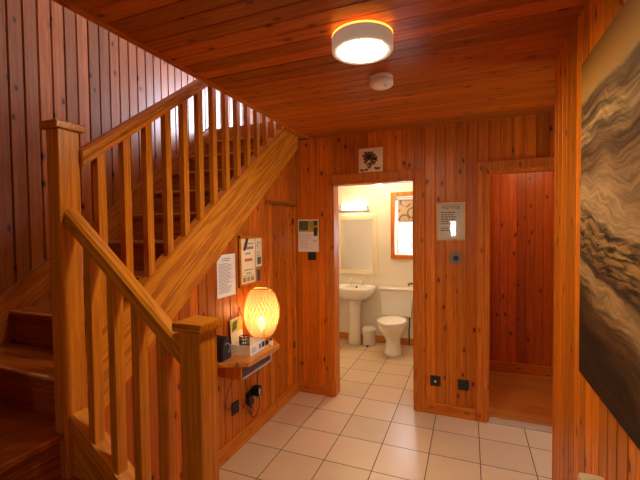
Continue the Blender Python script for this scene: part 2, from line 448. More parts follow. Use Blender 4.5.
# front door with a narrow pane, behind the camera
fd = box(FDa, 0.59, YF - 0.06, YF - 0.015, 0.0, 2.02).box(0.668, FDb, YF - 0.06, YF - 0.015, 0, 2.02).box(0.59, 0.668, YF - 0.06, YF - 0.015, 0, 1.42).box(0.59, 0.668, YF - 0.06, YF - 0.015, 1.69, 2.02).build('door_3', M['ash_z'])
struct(fd); box(0.59, 0.668, YF - 0.04, YF - 0.034, 1.42, 1.69).build('pane', M['glass'], fd)

# bathroom shell
BY, BZ = 1.73, 2.33
WX0, WX1, WZ0, WZ1 = -0.01, 0.44, 1.215, 2.005
mb = MB()
for (a, b, z0, z1) in ((-1.25, WX0, 0, BZ), (WX1, 0.95, 0, BZ), (WX0, WX1, 0, WZ0), (WX0, WX1, WZ1, BZ)):
    mb.box(a, b, BY, BY + 0.16, z0, z1)
struct(mb.build('wall_bathroom_back', M['white_wall']))
struct(box(-1.30, -1.25, 0.04, BY, 0, BZ).build('wall_bathroom_left', M['white_wall']))
struct(box(0.95, 1.0, 0.04, BY + 0.16, 0, BZ).build('wall_bathroom_right', M['white_wall']))
struct(box(-1.30, D1a - 0.02, 0.042, 0.06, 0, BZ).box(D1b + 0.02, 0.95, 0.042, 0.06, 0, BZ).box(D1a - 0.02, D1b + 0.02, 0.042, 0.06, D1t + 0.02, BZ).build('wall_bathroom_front', M['white_wall']))
struct(box(-1.30, 1.0, 0.04, BY + 0.16, BZ, BZ + 0.05).build('ceiling_bathroom', M['white_wall']))
struct(box(-1.25, 0.95, BY - 0.018, BY, 0, 0.095, bevel=0.004).build('baseboard_bathroom', M['shelfwood']))
# alcove shell
mb = MB(); panel(mb, 'X', 1.16, -1, 1.0, 2.3, 0, CZ, th=0.05); struct(mb.build('wall_alcove_back', M['board_bounce_red']))
mb = MB(); panel(mb, 'Y', 1.035, 1, 0.04, 1.16, 0, CZ, th=0.03); struct(mb.build('wall_alcove_left', M['board_bounce_red_y']))
mb = MB(); panel(mb, 'Y', 2.2, -1, 0.04, 1.16, 0, CZ, th=0.05); struct(mb.build('wall_alcove_right', M['board_bounce_red_y']))
struct(box(1.0, 2.3, 0.04, 1.2, CZ, CZ + 0.05).build('ceiling_alcove', M['ceil']))
struct(box(1.035, 2.2, 1.142, 1.158, 0.004, 0.11, bevel=0.004).build('baseboard_alcove', M['ash_x']))
al = bpy.data.objects.new('alcove_fill_lamp', None); COL.objects.link(al); al.location = (1.6, 0.45, CZ); struct(al)  # unseen lamp added above the door head to brighten the alcove
MB().lathe((1.6, 0.45, 0), [(0.10, CZ), (0.10, CZ - 0.03), (0.094, CZ - 0.032)], 32).build('base_ring', M['white_plastic'], al)
MB().lathe((1.6, 0.45, 0), [(0.092, CZ - 0.032), (0.088, CZ - 0.06), (0.05, CZ - 0.08), (0.001, CZ - 0.084)], 32).build('diffuser', emit_mat('alcove_fill_glow', (1.0, 0.76, 0.46), 38.0), al)
# window 1 in the bathroom
w1 = window('window_1', 'X', BY + 0.10, WX0, WX1, WZ0, WZ1, 0.05, ('upvc', 'frost'), bars=(0.215,))
ar = 0.055
struct(box(WX0 - ar, WX0, BY - 0.018, BY, WZ0 - ar, WZ1 + ar, bevel=0.004).box(WX1, WX1 + ar, BY - 0.018, BY, WZ0 - ar, WZ1 + ar, bevel=0.004).box(WX0, WX1, BY - 0.018, BY, WZ1, WZ1 + ar, bevel=0.004).box(WX0, WX1, BY - 0.022, BY, WZ0 - ar, WZ0, bevel=0.004).build('trim_window', M['ash_z']))
struct(box(WX0, WX1, BY, BY + 0.10, WZ0, WZ0 + 0.012).build('window_sill', M['upvc']))

# architraves, linings, baseboards
def architrave(name, a, b, t, w=0.075, th=0.022):
    m = MB(); y1 = YB; y0 = YB - th
    m.box(a - w, a, y0, y1, 0, t + w, bevel=0.004).box(b, b + w, y0, y1, 0, t + w, bevel=0.004).box(a, b, y0, y1, t, t + w, bevel=0.004)
    m.box(a - 0.014, a - 0.001, y0 - 0.004, y0, 0, t + 0.014).box(b + 0.001, b + 0.014, y0 - 0.004, y0, 0, t + 0.014).box(a - 0.014, b + 0.014, y0 - 0.004, y0, t + 0.001, t + 0.014)
    # lining of the reveal
    m.box(a, a + 0.018, YB - 0.01, 0.06, 0, t).box(b - 0.018, b, YB - 0.01, 0.06, 0, t).box(a, b, YB - 0.01, 0.06, t - 0.018, t)
    return struct(m.build(name, M['ash_z']))
architrave('trim_bathroom_door', D1a - 0.018, D1b + 0.018, D1t + 0.018)
architrave('trim_alcove_door', D2a - 0.018, D2b + 0.018, D2t + 0.018)
struct(box(XL, D1a - 0.095, YB - 0.018, YB, 0, 0.095, bevel=0.005).box(D1b + 0.095, D2a - 0.095, YB - 0.018, YB, 0, 0.095, bevel=0.005).box(D2b + 0.095, 3.05, YB - 0.018, YB, 0, 0.095, bevel=0.005).build('baseboard_back', M['ash_x']))
struct(box(XL, XL + 0.018, -2.2, YB - 0.02, 0, 0.11, bevel=0.005).build('baseboard_left', M['ash_y']))
struct(box(XR - 0.018, XR, YF, -1.085, 0, 0.095, bevel=0.005).build('baseboard_right', M['ash_y']))

# cupboard door in the under-stair wall
cd = bpy.data.objects.new('door_2', None); COL.objects.link(cd); cd.location = (XL, -0.35, 0.11); struct(cd)
mb = MB(); panel(mb, 'Y', XL - 0.004, 1, CUa + 0.003, CUb - 0.003, 0.112, CUt - 0.003, th=0.025); mb.build('door_panel', M['board_y'], cd)
mb = MB(); mb.box(XL - 0.004, XL + 0.014, CUa - 0.055, CUa + 0.004, 0.11, CUt, bevel=0.003).box(XL - 0.004, XL + 0.02, CUa - 0.075, CUb + 0.045, CUt, CUt + 0.045, bevel=0.003).box(XL - 0.004, XL + 0.012, CUb - 0.002, CUb + 0.035, 0.11, CUt, bevel=0.003)
mb.build('door_casing', M['ash_z'], cd)
for z in (0.45, 1.62):
    box(XL - 0.003, XL + 0.015, CUb - 0.018, CUb - 0.004, z, z + 0.06, bevel=0.002).build('hinge', M['hinge'], cd)

# ------------------------------------------------------------------ staircase
st = thing('staircase', 'varnished pine quarter-turn staircase with square newel posts and slatted balustrade', 'staircase', (-0.9, -2.0, 0))
# lower flight treads (along Y), landing, upper treads (along X)
for kx, xn in ((1, 0.13), (2, -0.12), (3, -0.37)):
    box(xn - GO - 0.02, xn, -3.2, -2.292, RISE * kx - 0.03, RISE * kx, bevel=0.006).build('tread', M['tread_y'], st)
    box(xn - 0.045, xn - 0.025, -3.2, -2.292, RISE * (kx - 1), RISE * kx - 0.03).build('riser', M['tread_y'], st)
box(XW, -0.615, -3.2, -2.318, RISE * 4 - 0.03, RISE * 4, bevel=0.006).box(XW, -0.674, -2.318, -2.22, RISE * 4 - 0.03, RISE * 4, bevel=0.003).build('landing', M['tread_y'], st)
box(-0.665, -0.645, -3.2, -2.318, RISE * 3, RISE * 4 - 0.03).build('riser', M['tread_y'], st)
for kx in range(5, 14):
    y = ny(kx); x1 = -0.674 if kx == 5 else -0.646
    td = box(XW, x1, y, y + GO + 0.02, RISE * kx - 0.03, RISE * kx, bevel=0.007).build('tread', M['tread_x'], st)
    box(XW + 0.03, x1, y - 0.004, y + 0.010, RISE * kx - 0.012, RISE * kx + 0.0015, bevel=0.003).build('nosing', M['worn'], td)
    box(XW, x1, y + 0.025, y + 0.045, RISE * (kx - 1), RISE * kx - 0.03).build('riser', M['tread_x'], st)
box(XW, -0.646, ny(14) + 0.025, ny(14) + 0.045, RISE * 13, UPZ).build('riser', M['tread_x'], st)
# strings
ys = [-2.225, -0.02]
def yz_poly(pts, x0, x1): return MB().prism([(x0, y, z) for y, z in pts], (x1 - x0, 0, 0))
yz_poly([(-2.225, zsb(-2.225)), (-0.075, zsb(-0.075)), (-0.02, 2.60), (-0.15, 2.60), (-2.225, zst(-2.225))], -0.645, -0.60).build('outer_string', wood('pine_string', (0.80, 0.33, 0.022), (0.50, 0.145, 0.007), 'Y', 'Z', slope=math.radians(37), stretch=0.06, ringf=34.0, streak=0.06, cathedral=0.7, rough=0.34), st)
yz_poly([(-2.225, zst(-2.225)), (-0.15, zst(-0.15)), (-0.15, zst(-0.15) + 0.02), (-2.225, zst(-2.225) + 0.02)], -0.655, -0.588).build('base_rail', M['rail_y'], st)
wl = lambda y: 1.86 + 0.75 * (y + 1.2)
yz_poly([(-2.25, 0.78), (-2.25, wl(-2.25)), (-0.1, wl(-0.1)), (-0.1, wl(-0.1) - 0.3)], XW, XW + 0.02).build('wall_string', M['wallstring'], st)
# lower string and its base rail
zl = lambda x: 0.806 + 0.76 * (-0.6 - x)
def xz_poly(pts, y0, y1): return MB().prism([(x, y0, z) for x, z in pts], (0, y1 - y0, 0))
xz_poly([(-0.60, zl(-0.60)), (-0.025, zl(-0.025)), (-0.025, 0.05), (-0.20, 0.0), (-0.60, 0.42)], -2.29, -2.245).build('outer_string', M['rail_low'], st)
xz_poly([(-0.60, zl(-0.60)), (-0.025, zl(-0.025)), (-0.025, zl(-0.025) + 0.02), (-0.60, zl(-0.60) + 0.02)], -2.302, -2.226).build('base_rail', M['rail_low'], st)
# newel posts
def newel(x0, x1, y0, y1, zt, parent=st):
    n = box(x0, x1, y0, y1, 0.0, zt, bevel=0.004).build('newel_post', M['post'], parent)
    c = MB().box(x0 - 0.016, x1 + 0.016, y0 - 0.016, y1 + 0.016, zt, zt + 0.032, bevel=0.005)
    c.build('newel_cap', M['rail'], n)
newel(-0.672, -0.60, -2.315, -2.225, 1.993)
newel(-0.025, 0.066, -2.30, -2.205, 1.228)
# handrails: moulded profile swept
def rail(p0, p1, side, name, mat, prof):
    p0, p1, side = Vector(p0), Vector(p1), Vector(side)
    up = Vector((0, 0, 1))
    m = MB(); m.loft([[p + side * a + up * b for a, b in prof] for p in (p0, p1)], smooth=False)
    return m.build(name, mat, st)
prof = [(-0.030, 0.0), (0.030, 0.0), (0.030, 0.022), (0.024, 0.030), (0.030, 0.040), (0.030, 0.058), (0.020, 0.070), (-0.020, 0.070), (-0.030, 0.058), (-0.030, 0.040), (-0.024, 0.030), (-0.030, 0.022)]
rail((-0.60, -2.266, 1.603), (-0.025, -2.266, 1.108), (0, 1, 0), 'handrail', M['rail_low'], prof)
hy = lambda y: 1.853 + 0.748 * (y + 2.225)
rail((-0.612, -2.225, hy(-2.225)), (-0.612, -0.02, hy(-0.02)), (1, 0, 0), 'handrail', M['rail_y'], prof)
# balusters
for i in range(4):
    x = -0.503 + 0.1225 * i
    MB().prism([(x, -2.292, zl(x) + 0.018), (x + 0.036, -2.292, zl(x + 0.036) + 0.018), (x + 0.036, -2.292, 1.605 - 0.861 * (x + 0.636)), (x, -2.292, 1.605 - 0.861 * (x + 0.60))], (0, 0.043, 0)).build('baluster', M['post'], st)
for i in range(15):
    y = -2.146 + 0.134 * i
    MB().prism([(-0.633, y, zst(y) + 0.015), (-0.633, y + 0.04, zst(y + 0.04) + 0.015), (-0.633, y + 0.04, hy(y + 0.04) + 0.005), (-0.633, y, hy(y) + 0.005)], (0.034, 0, 0)).build('baluster', M['post'], st)
box(-0.67, -0.58, -0.03, 0.06, UPZ, 3.60, bevel=0.004).build('newel_post', M['post'], st)

# ------------------------------------------------------------------ ceiling fittings
cl = thing('ceiling_light', 'round drum ceiling light with a taupe rim and glowing white disc', 'ceiling light', (0.49, -1.72, CZ))
cx, cy = 0.492, -1.735
MB().lathe((cx, cy, 0), [(0.055, CZ), (0.055, CZ - 0.034), (0.119, CZ - 0.034), (0.119, CZ - 0.042)], 48, True, True).build('mount_plate', M['shade_drum'], cl)
MB().lathe((cx, cy, 0), [(0.119, CZ - 0.024), (0.131, CZ - 0.024), (0.131, CZ - 0.032), (0.119, CZ - 0.032)], 64, False, False).build('glow_ring', emit_mat('warm_halo', (1.0, 0.45, 0.04), 1.8), cl)
MB().lathe((cx, cy, 0), [(0.119, CZ - 0.032), (0.131, CZ - 0.032), (0.131, CZ - 0.084), (0.128, CZ - 0.087), (0.107, CZ - 0.087), (0.107, CZ - 0.072), (0.119, CZ - 0.066)], 64, False, False).build('drum_shade', M['shade_drum'], cl)
MB().lathe((cx, cy, 0), [(0.106, CZ - 0.076), (0.106, CZ - 0.082), (0.075, CZ - 0.086), (0.001, CZ - 0.087)], 48, True, True).build('diffuser', emit_mat('diffuser_glow', (1.0, 0.76, 0.46), 95.0), cl)
sm = thing('smoke_alarm', 'small round white smoke alarm on the boarded ceiling behind the drum light', 'smoke alarm', (0.466, -1.19, CZ))
ax_, ay_ = 0.462, -1.225
MB().lathe((ax_, ay_, 0), [(0.064, CZ), (0.064, CZ - 0.014), (0.061, CZ - 0.016)], 40, True, True).build('base', M['alarm'], sm)
MB().lathe((ax_, ay_, 0), [(0.061, CZ - 0.020), (0.066, CZ - 0.023), (0.066, CZ - 0.044), (0.058, CZ - 0.053), (0.025, CZ - 0.056), (0.001, CZ - 0.056)], 40, True, True).build('cover', M['alarm'], sm)
MB().lathe((ax_, ay_, 0), [(0.056, CZ - 0.014), (0.056, CZ - 0.022)], 40, True, True).build('vent_gap', M['alarm'], sm)
MB().lathe((ax_ + 0.025, ay_ - 0.018, 0), [(0.009, CZ - 0.054), (0.009, CZ - 0.059)], 16, True, True).build('test_button', M['grey_board'], sm)

# ------------------------------------------------------------------ wall shelf and what stands on it
SZ = 0.735
sh = thing('wall_shelf', 'pine wall shelf with clipped corners and an open cubby, under the stair', 'shelf', (XL, -1.05, 0.6))
mb = MB()
mb.prism([(XL, -1.405, SZ - 0.03), (-0.545, -1.39, SZ - 0.03), (-0.375, -1.31, SZ - 0.03), (-0.365, -0.92, SZ - 0.03), (-0.50, -0.785, SZ - 0.03), (XL, -0.68, SZ - 0.03)], (0, 0, 0.03))
bmesh.ops.bevel(mb.bm, geom=[e for e in mb.bm.edges], offset=0.004, segments=2, affect='EDGES', profile=0.5)
mb.build('shelf_board', M['shelfwood'], sh)
box(XL, -0.44, -1.315, -1.297, 0.612, SZ - 0.03).build('side_panel', M['ash_z'], sh)
box(XL, -0.44, -0.932, -0.914, 0.612, SZ - 0.03).build('side_panel', M['grey_board'], sh)
box(XL, -0.432, -1.297, -0.932, 0.612, 0.624).build('bottom_panel', M['grey_board'], sh)

# woven lamp
def weave_mat():
    m, nt, b = new_mat('woven_rattan'); k = NT(nt); nt.nodes.remove(b)
    out = nt.nodes['Material Output']
    n = k.noise(k.obj(), 90, 3)
    c = k.mix(n, (0.70, 0.40, 0.13), (0.50, 0.24, 0.06))
    d = k.n('ShaderNodeBsdfDiffuse'); t = k.n('ShaderNodeBsdfTranslucent'); mx = k.n('ShaderNodeMixShader'); mx.inputs[0].default_value = 0.12
    k.set(d.inputs[0], c); k.set(t.inputs[0], c)
    nt.links.new(d.outputs[0], mx.inputs[1]); nt.links.new(t.outputs[0], mx.inputs[2]); nt.links.new(mx.outputs[0], out.inputs[0])
    return m
def liner_mat():
    m, nt, b = new_mat('lamp_paper_liner'); k = NT(nt); nt.nodes.remove(b)
    out = nt.nodes['Material Output']
    n = k.noise(k.obj(), 40, 3)
    c = k.mix(n, (0.40, 0.29, 0.16), (0.34, 0.23, 0.11))
    d = k.n('ShaderNodeBsdfDiffuse'); t = k.n('ShaderNodeBsdfTranslucent'); mx = k.n('ShaderNodeMixShader'); mx.inputs[0].default_value = 0.6
    k.set(d.inputs[0], c); k.set(t.inputs[0], c)
    nt.links.new(d.outputs[0], mx.inputs[1]); nt.links.new(t.outputs[0], mx.inputs[2])
    tp = k.n('ShaderNodeBsdfTransparent'); m2 = k.n('ShaderNodeMixShader'); m2.inputs[0].default_value = 0.20     # loose weave: part of the light slips through
    nt.links.new(mx.outputs[0], m2.inputs[1]); nt.links.new(tp.outputs[0], m2.inputs[2]); nt.links.new(m2.outputs[0], out.inputs[0])
    return m
lx, ly = -0.507, -0.935
lamp = thing('table_lamp', 'glowing egg-shaped woven rattan lamp standing on the wall shelf', 'lamp', (lx, ly, SZ))
def lr(t):          # radius along the shade, t 0 bottom..1 top
    return 0.058 + 0.074 * math.sin(PI * min(1, max(0, t))) ** 0.62
z0l, z1l = SZ + 0.055, SZ + 0.410
mb = MB(); N = 30; ST = 24
for hand in (1, -1):
    for i in range(N):
        rings = []
        for j in range(ST + 1):
            t = j / ST; a = 2 * PI * i / N + hand * t * 1.5
            wob = 0.0018 * hand * math.cos(j * PI)
            r = lr(t) + 0.003 + wob; da = 0.0034 / r
            z = z0l + (z1l - z0l) * t
            rings.append([(lx + r * math.cos(a - da), ly + r * math.sin(a - da), z), (lx + r * math.cos(a + da), ly + r * math.sin(a + da), z)])
        vs = [[mb.bm.verts.new(p) for p in r_] for r_ in rings]
        for j in range(ST): mb.bm.faces.new((vs[j][0], vs[j][1], vs[j + 1][1], vs[j + 1][0]))
for t in (0.0, 1.0):
    zz = z0l + (z1l - z0l) * t; r = lr(t) + 0.003
    mb.tube([(lx + r * math.cos(a * PI / 18), ly + r * math.sin(a * PI / 18), zz) for a in range(37)], 0.005, 8, False)
mb.build('woven_shade', weave_mat(), lamp)
MB().lathe((lx, ly, 0), [(lr(j / 20) - 0.004, z0l + (z1l - z0l) * j / 20) for j in range(21)], 40, False, False).build('paper_liner', liner_mat(), lamp)
MB().lathe((lx, ly, 0), [(0.055, SZ), (0.055, SZ + 0.012), (0.016, SZ + 0.018), (0.014, SZ + 0.10)], 28, True, True).build('base', M['black'], lamp)
for a in range(3):
    an = a * 2 * PI / 3 + 0.4
    MB().tube([(lx + 0.052 * math.cos(an), ly + 0.052 * math.sin(an), SZ + 0.006), (lx + 0.066 * math.cos(an), ly + 0.066 * math.sin(an), z0l + 0.003)], 0.005, 8).build('foot', M['shelfwood'], lamp)
MB().lathe((lx, ly, 0), [(0.012, SZ + 0.10), (0.016, SZ + 0.115), (0.030, SZ + 0.150), (0.031, SZ + 0.165), (0.022, SZ + 0.188), (0.001, SZ + 0.196)], 20, True, True).build('bulb', emit_mat('bulb_glow', (1.0, 0.62, 0.28), 8.0), lamp)
pl = bpy.data.lights.new('lamp_bulb_light', 'POINT'); pl.energy = 7; pl.color = (1.0, 0.62, 0.28); pl.shadow_soft_size = 0.035
plo = bpy.data.objects.new('lamp_bulb_light', pl); COL.objects.link(plo); plo.location = (lx, ly, SZ + 0.23)

# shallow cardboard tray with printed front end
tx0, tx1, ty0, ty1, tz = -0.588, -0.430, -1.215, -1.020, SZ
tr = thing('paper_tray', 'shallow open pale cardboard box in front of the woven lamp', 'box', (-0.51, -1.11, SZ))
h = 0.066
mb = MB().box(tx0, tx1, ty0, ty1, tz, tz + 0.004).box(tx0, tx0 + 0.004, ty0, ty1, tz + 0.004, tz + h).box(tx1 - 0.004, tx1, ty0, ty1, tz + 0.004, tz + h).box(tx0 + 0.004, tx1 - 0.004, ty0, ty0 + 0.004, tz + 0.004, tz + h).box(tx0 + 0.004, tx1 - 0.004, ty1 - 0.004, ty1, tz + 0.004, tz + h)
mb.build('box_body', M['paper'], tr)
mb = MB()
for i in range(4): mb.box(tx1, tx1 + 0.0012, ty0 + 0.02, ty0 + 0.02 + (0.045, 0.06, 0.04, 0.05)[i], tz + 0.018 + 0.009 * i, tz + 0.021 + 0.009 * i)
mb.build('printed_lines', M['ink_grey'], tr)
box(tx1, tx1 + 0.0012, ty1 - 0.085, ty1 - 0.055, tz + 0.018, tz + 0.052).build('printed_panel', M['ink_grey'], tr)
box(tx1, tx1 + 0.0012, ty1 - 0.045, ty1 - 0.010, tz + 0.018, tz + 0.056).build('printed_panel', M['ink'], tr)
# wire pen cup inside the box
px, py, pz = -0.530, -1.130, tz + 0.004
pc = thing('pen_cup', 'small black wire mesh pen cup sitting in the pale cardboard box', 'pen cup', (px, py, pz))
mb = MB(); R_ = 0.034; H_ = 0.098
for zz in (0.003, 0.03, 0.055, 0.078, H_): mb.tube([(px + R_ * math.cos(a * PI / 14), py + R_ * math.sin(a * PI / 14), pz + zz) for a in range(29)], 0.0022 if zz < H_ else 0.004, 6, False)
for a in range(18): mb.tube([(px + R_ * math.cos(a * PI / 9), py + R_ * math.sin(a * PI / 9), pz), (px + R_ * math.cos(a * PI / 9), py + R_ * math.sin(a * PI / 9), pz + H_)], 0.002, 6)
mb.build('wire_mesh', M['black'], pc)
MB().lathe((px, py, pz), [(R_, 0.0), (R_, 0.004)], 24).build('cup_base', M['black'], pc)
# leaflet leaning behind the box on a small easel
ex, ey = -0.585, -1.085
ea = thing('display_easel', 'small wooden easel against the wall beside the woven lamp', 'easel', (ex, ey, SZ))
for nm, a, b in (('leg', (-0.015, 0.07, 0), (-0.022, 0.02, 0.29)), ('leg', (-0.015, -0.05, 0), (-0.022, 0.012, 0.29)), ('back_leg', (-0.036, 0.012, 0), (-0.026, 0.016, 0.27))):
    MB().tube([(ex + a[0], ey + a[1], SZ + a[2]), (ex + b[0], ey + b[1], SZ + b[2])], 0.0042, 8).build(nm, M['ash_z'], ea)
box(ex - 0.020, ex - 0.008, ey - 0.05, ey + 0.07, SZ + 0.030, SZ + 0.038).build('ledge', M['ash_y'], ea)
lf = thing('leaflet', 'yellow and green printed leaflet propped upright behind the pale cardboard box', 'leaflet', (ex + 0.0, ey - 0.03, SZ + 0.038))
def lean(m, ang=-0.06): return m.rot('Y', ang, (ex - 0.008, 0, SZ + 0.038))
lean(box(ex - 0.010, ex - 0.008, ey - 0.105, ey + 0.035, SZ + 0.038, SZ + 0.225)).build('card', M['paper_cream'], lf)
lean(box(ex - 0.008, ex - 0.0072, ey - 0.100, ey + 0.032, SZ + 0.130, SZ + 0.220)).build('picture_panel', plain('leaflet_yellow', (0.62, 0.50, 0.04), 0.6, mottle=0.4), lf)
lean(MB().prism([(ex - 0.0072, ey - 0.095, SZ + 0.140), (ex - 0.0072, ey - 0.035, SZ + 0.150), (ex - 0.0072, ey - 0.02, SZ + 0.212), (ex - 0.0072, ey - 0.075, SZ + 0.205)], (0.0006, 0, 0))).build('dark_picture', plain('leaflet_green', (0.05, 0.07, 0.02), 0.6, mottle=0.4), lf)
# black round-backed speaker at the near end of the shelf
sx_, sy_ = -0.57, -1.322
sp = thing('speaker', 'black domed speaker on the near end of the shelf behind the short newel post', 'speaker', (sx_, sy_, SZ))
def dome(x0, x1, rr, hh, zc):
    pts = [(x0, sy_ - rr, zc)] + [(x0, sy_ - rr * math.cos(a * PI / 16), zc + 0.035 + hh * math.sin(a * PI / 16)) for a in range(17)] + [(x0, sy_ + rr, zc)]
    return MB().prism(pts, (x1 - x0, 0, 0))
dome(-0.620, -0.545, 0.052, 0.120, SZ).build('body', M['black'], sp)
mb = dome(-0.545, -0.538, 0.044, 0.110, SZ + 0.006); mb.build('grille', plain('speaker_cloth', (0.03, 0.03, 0.032), 0.8), sp)
MB().tube([(-0.537, sy_ + 0.034 * math.cos(a * PI / 12), SZ + 0.075 + 0.034 * math.sin(a * PI / 12)) for a in range(-4, 9)], 0.002, 6).build('trim_ring', M['grey_board'], sp)
# small white bottle behind the box at the far end
bt = thing('small_bottle', 'tiny white bottle with dark cap at the foot of the woven lamp', 'bottle', (-0.415, -0.965, SZ))
MB().lathe((-0.415, -0.965, SZ), [(0.013, 0), (0.015, 0.004), (0.015, 0.034), (0.008, 0.042)], 20).build('bottle_body', M['white_plastic'], bt)
MB().lathe((-0.415, -0.965, SZ), [(0.009, 0.042), (0.009, 0.056)], 16).build('cap', M['black'], bt)

# ------------------------------------------------------------------ sockets, switches, plugs, cables
def plate_x(name, label, cat, y, z, s=0.085, kind='socket', group=None, mat='darkbox'):
    """plate on the under-stair wall, facing +X"""
    t = thing(name, label, cat, (XL, y, z), group)
    box(XL - 0.004, XL + 0.010, y - s / 2, y + s / 2, z - s / 2, z + s / 2, bevel=0.003).build('plate', M[mat], t)
    box(XL + 0.010, XL + 0.013, y - 0.022, y + 0.022, z - 0.022, z + 0.022, bevel=0.0015).build('socket_face', M['black'], t)
    return t
def plate_y(name, label, cat, x, z, s=0.085, mat='darkbox', kind='socket', group=None):
    t = thing(name, label, cat, (x, YB, z), group)
    box(x - s / 2, x + s / 2, YB - 0.010, YB + 0.004, z - s / 2, z + s / 2, bevel=0.003).build('plate', M[mat], t)
    if kind == 'socket':
        box(x - 0.024, x + 0.024, YB - 0.013, YB - 0.010, z - 0.024, z + 0.024, bevel=0.0015).build('socket_face', M['black'], t)
        for dx in (-0.011, 0.011): box(x + dx - 0.003, x + dx + 0.003, YB - 0.0145, YB - 0.013, z - 0.004, z + 0.008).build('pin_hole', M['grille'], t)
    elif kind == 'switch':
        box(x - 0.016, x + 0.016, YB - 0.018, YB - 0.010, z - 0.026, z + 0.026, bevel=0.003).build('rocker', M['black'], t)
    elif kind == 'coax':
        MB().tube([(x, YB - 0.010, z), (x, YB - 0.020, z)], 0.010, 16).build('connector', M['chrome'], t)
    elif kind == 'knob':
        MB().tube([(x + 0.004, YB - 0.010, z), (x + 0.004, YB - 0.026, z)], 0.021, 20).build('knob', M['black'], t)
    return t
plate_x('wall_socket', 'square bronze wall socket low on the panelling left of the plugged adapters', 'socket', -1.115, 0.312)
plate_x('wall_socket', 'bronze wall socket under the shelf holding two black plug adapters', 'socket', -0.935, 0.318)
def adapter(label, y, z, sx):
    t = thing('plug_adapter', label, 'plug', (XL + 0.013, y, z))
    box(XL + 0.013, XL + 0.013 + sx, y - 0.026, y + 0.026, z - 0.036, z + 0.036, bevel=0.008).build('adapter_body', M['black'], t)
    MB().tube([(XL + 0.02 + sx * 0.5, y, z - 0.034), (XL + 0.02 + sx * 0.5, y, z - 0.055)], 0.006, 10).build('strain_relief', M['black'], t)
    return t
adapter('flat black mains plug in the left side of the socket below the shelf', -0.962, 0.302, 0.030)
ad = adapter('bulky black power adapter in the right side of the socket below the shelf', -0.888, 0.350, 0.060)
box(XL + 0.0725, XL + 0.0745, -0.906, -0.890, 0.33, 0.37).build('rating_label', M['grey_board'], ad)
def smooth(pts, n=8):
    out = []; P_ = [Vector(p) for p in pts]; P_ = [P_[0]] + P_ + [P_[-1]]
    for i in range(1, len(P_) - 2):
        a, b, c, d = P_[i - 1:i + 3]
        for j in range(n):
            t = j / n
            out.append(0.5 * ((2 * b) + (c - a) * t + (2 * a - 5 * b + 4 * c - d) * t * t + (3 * b - a - 3 * c + d) * t ** 3))
    out.append(P_[-2]); return out
def cable(label, pts, r=0.0032):
    return tag(MB().tube(smooth(pts), r, 8).build('power_cable', M['string']), label, 'cable')
XC = XL + 0.012
cable('black cable curving from the shelf\'s right end down to the bulky adapter', [(-0.47, -0.80, SZ - 0.035), (-0.52, -0.775, 0.66), (XC, -0.785, 0.56), (XC, -0.81, 0.47), (XC + 0.02, -0.86, 0.42), (XC + 0.035, -0.885, 0.388)])
cable('thin cable looping from the left socket up under the shelf', [(XC + 0.003, -1.150, 0.33), (XC, -1.22, 0.35), (XC, -1.235, 0.40), (XC, -1.19, 0.49), (XC, -1.10, 0.56), (XC + 0.02, -1.05, 0.607)], 0.0025)
cable('thin cable looping from the flat plug up behind the shelf cubby', [(XC + 0.012, -0.962, 0.262), (XC + 0.012, -0.945, 0.18), (XC + 0.012, -0.915, 0.22), (XC + 0.004, -0.99, 0.42), (XC, -1.00, 0.52), (XC + 0.01, -0.97, 0.607)], 0.0025)
cable('black cable hanging in a low loop below the bulky adapter', [(XC + 0.055, -0.888, 0.296), (XC + 0.05, -0.90, 0.21), (XC + 0.03, -0.935, 0.165), (XC + 0.012, -0.95, 0.19), (XC, -0.975, 0.255)], 0.0028)

plate_y('wall_socket', 'bronze aerial socket low on the back wall, left of its twin', 'socket', 0.655, 0.283, kind='coax')
plate_y('wall_socket', 'black power socket low on the back wall, right of its twin', 'socket', 0.877, 0.279, mat='black')
plate_y('light_switch', 'dark light switch plate just below the printed poster by the bathroom door', 'switch', -0.467, 1.322, 0.078, kind='switch')
plate_y('thermostat', 'square steel thermostat plate with black dial below the framed notice', 'thermostat', 0.815, 1.328, 0.088, mat='brass', kind='knob')

# ------------------------------------------------------------------ papers on the under-stair wall
def lines_x(m, x, y0, y1, z0, z1, n, hfrac=0.35, seed=1):
    rnd = random.Random(seed); st_ = (z1 - z0) / n
    for i in range(n):
        w = (y1 - y0) * rnd.uniform(0.55, 1.0)
        m.box(x, x + 0.0006, y0, y0 + w, z0 + i * st_, z0 + i * st_ + st_ * hfrac)
pa = thing('paper_notice', 'white printed sheet with folded top corner pinned left of the noticeboard', 'paper', (XL, -1.19, 1.27))
ya, yb, za, zb = -1.295, -1.088, 1.122, 1.412
MB().prism([(XL + 0.004, ya, za), (XL + 0.004, yb, za), (XL + 0.004, yb, zb), (XL + 0.004, ya + 0.055, zb), (XL + 0.004, ya, zb - 0.045)], (0.0012, 0, 0)).build('sheet', M['paper'], pa)
mb = MB(); lines_x(mb, XL + 0.0054, ya + 0.02, yb - 0.02, za + 0.03, zb - 0.055, 22, 0.3, 3); lines_x(mb, XL + 0.0054, ya + 0.06, yb - 0.05, zb - 0.045, zb - 0.018, 2, 0.4, 5)
mb.build('printed_lines', M['ink_grey'], pa)
nb = thing('noticeboard', 'pine backed noticeboard on the panelling above the woven lamp', 'noticeboard', (XL, -0.885, 1.35))
ya, yb, za, zb = -1.045, -0.735, 1.160, 1.535
box(XL - 0.002, XL + 0.012, ya, yb, za, zb).build('board', M['shelfwood'], nb)
fr = MB()
for (a, b, c, d) in ((ya, ya + 0.018, za, zb), (yb - 0.010, yb, za, zb), (ya, yb, za, za + 0.010), (ya, yb, zb - 0.02, zb)): fr.box(XL + 0.004, XL + 0.0122, a, b, c, d)
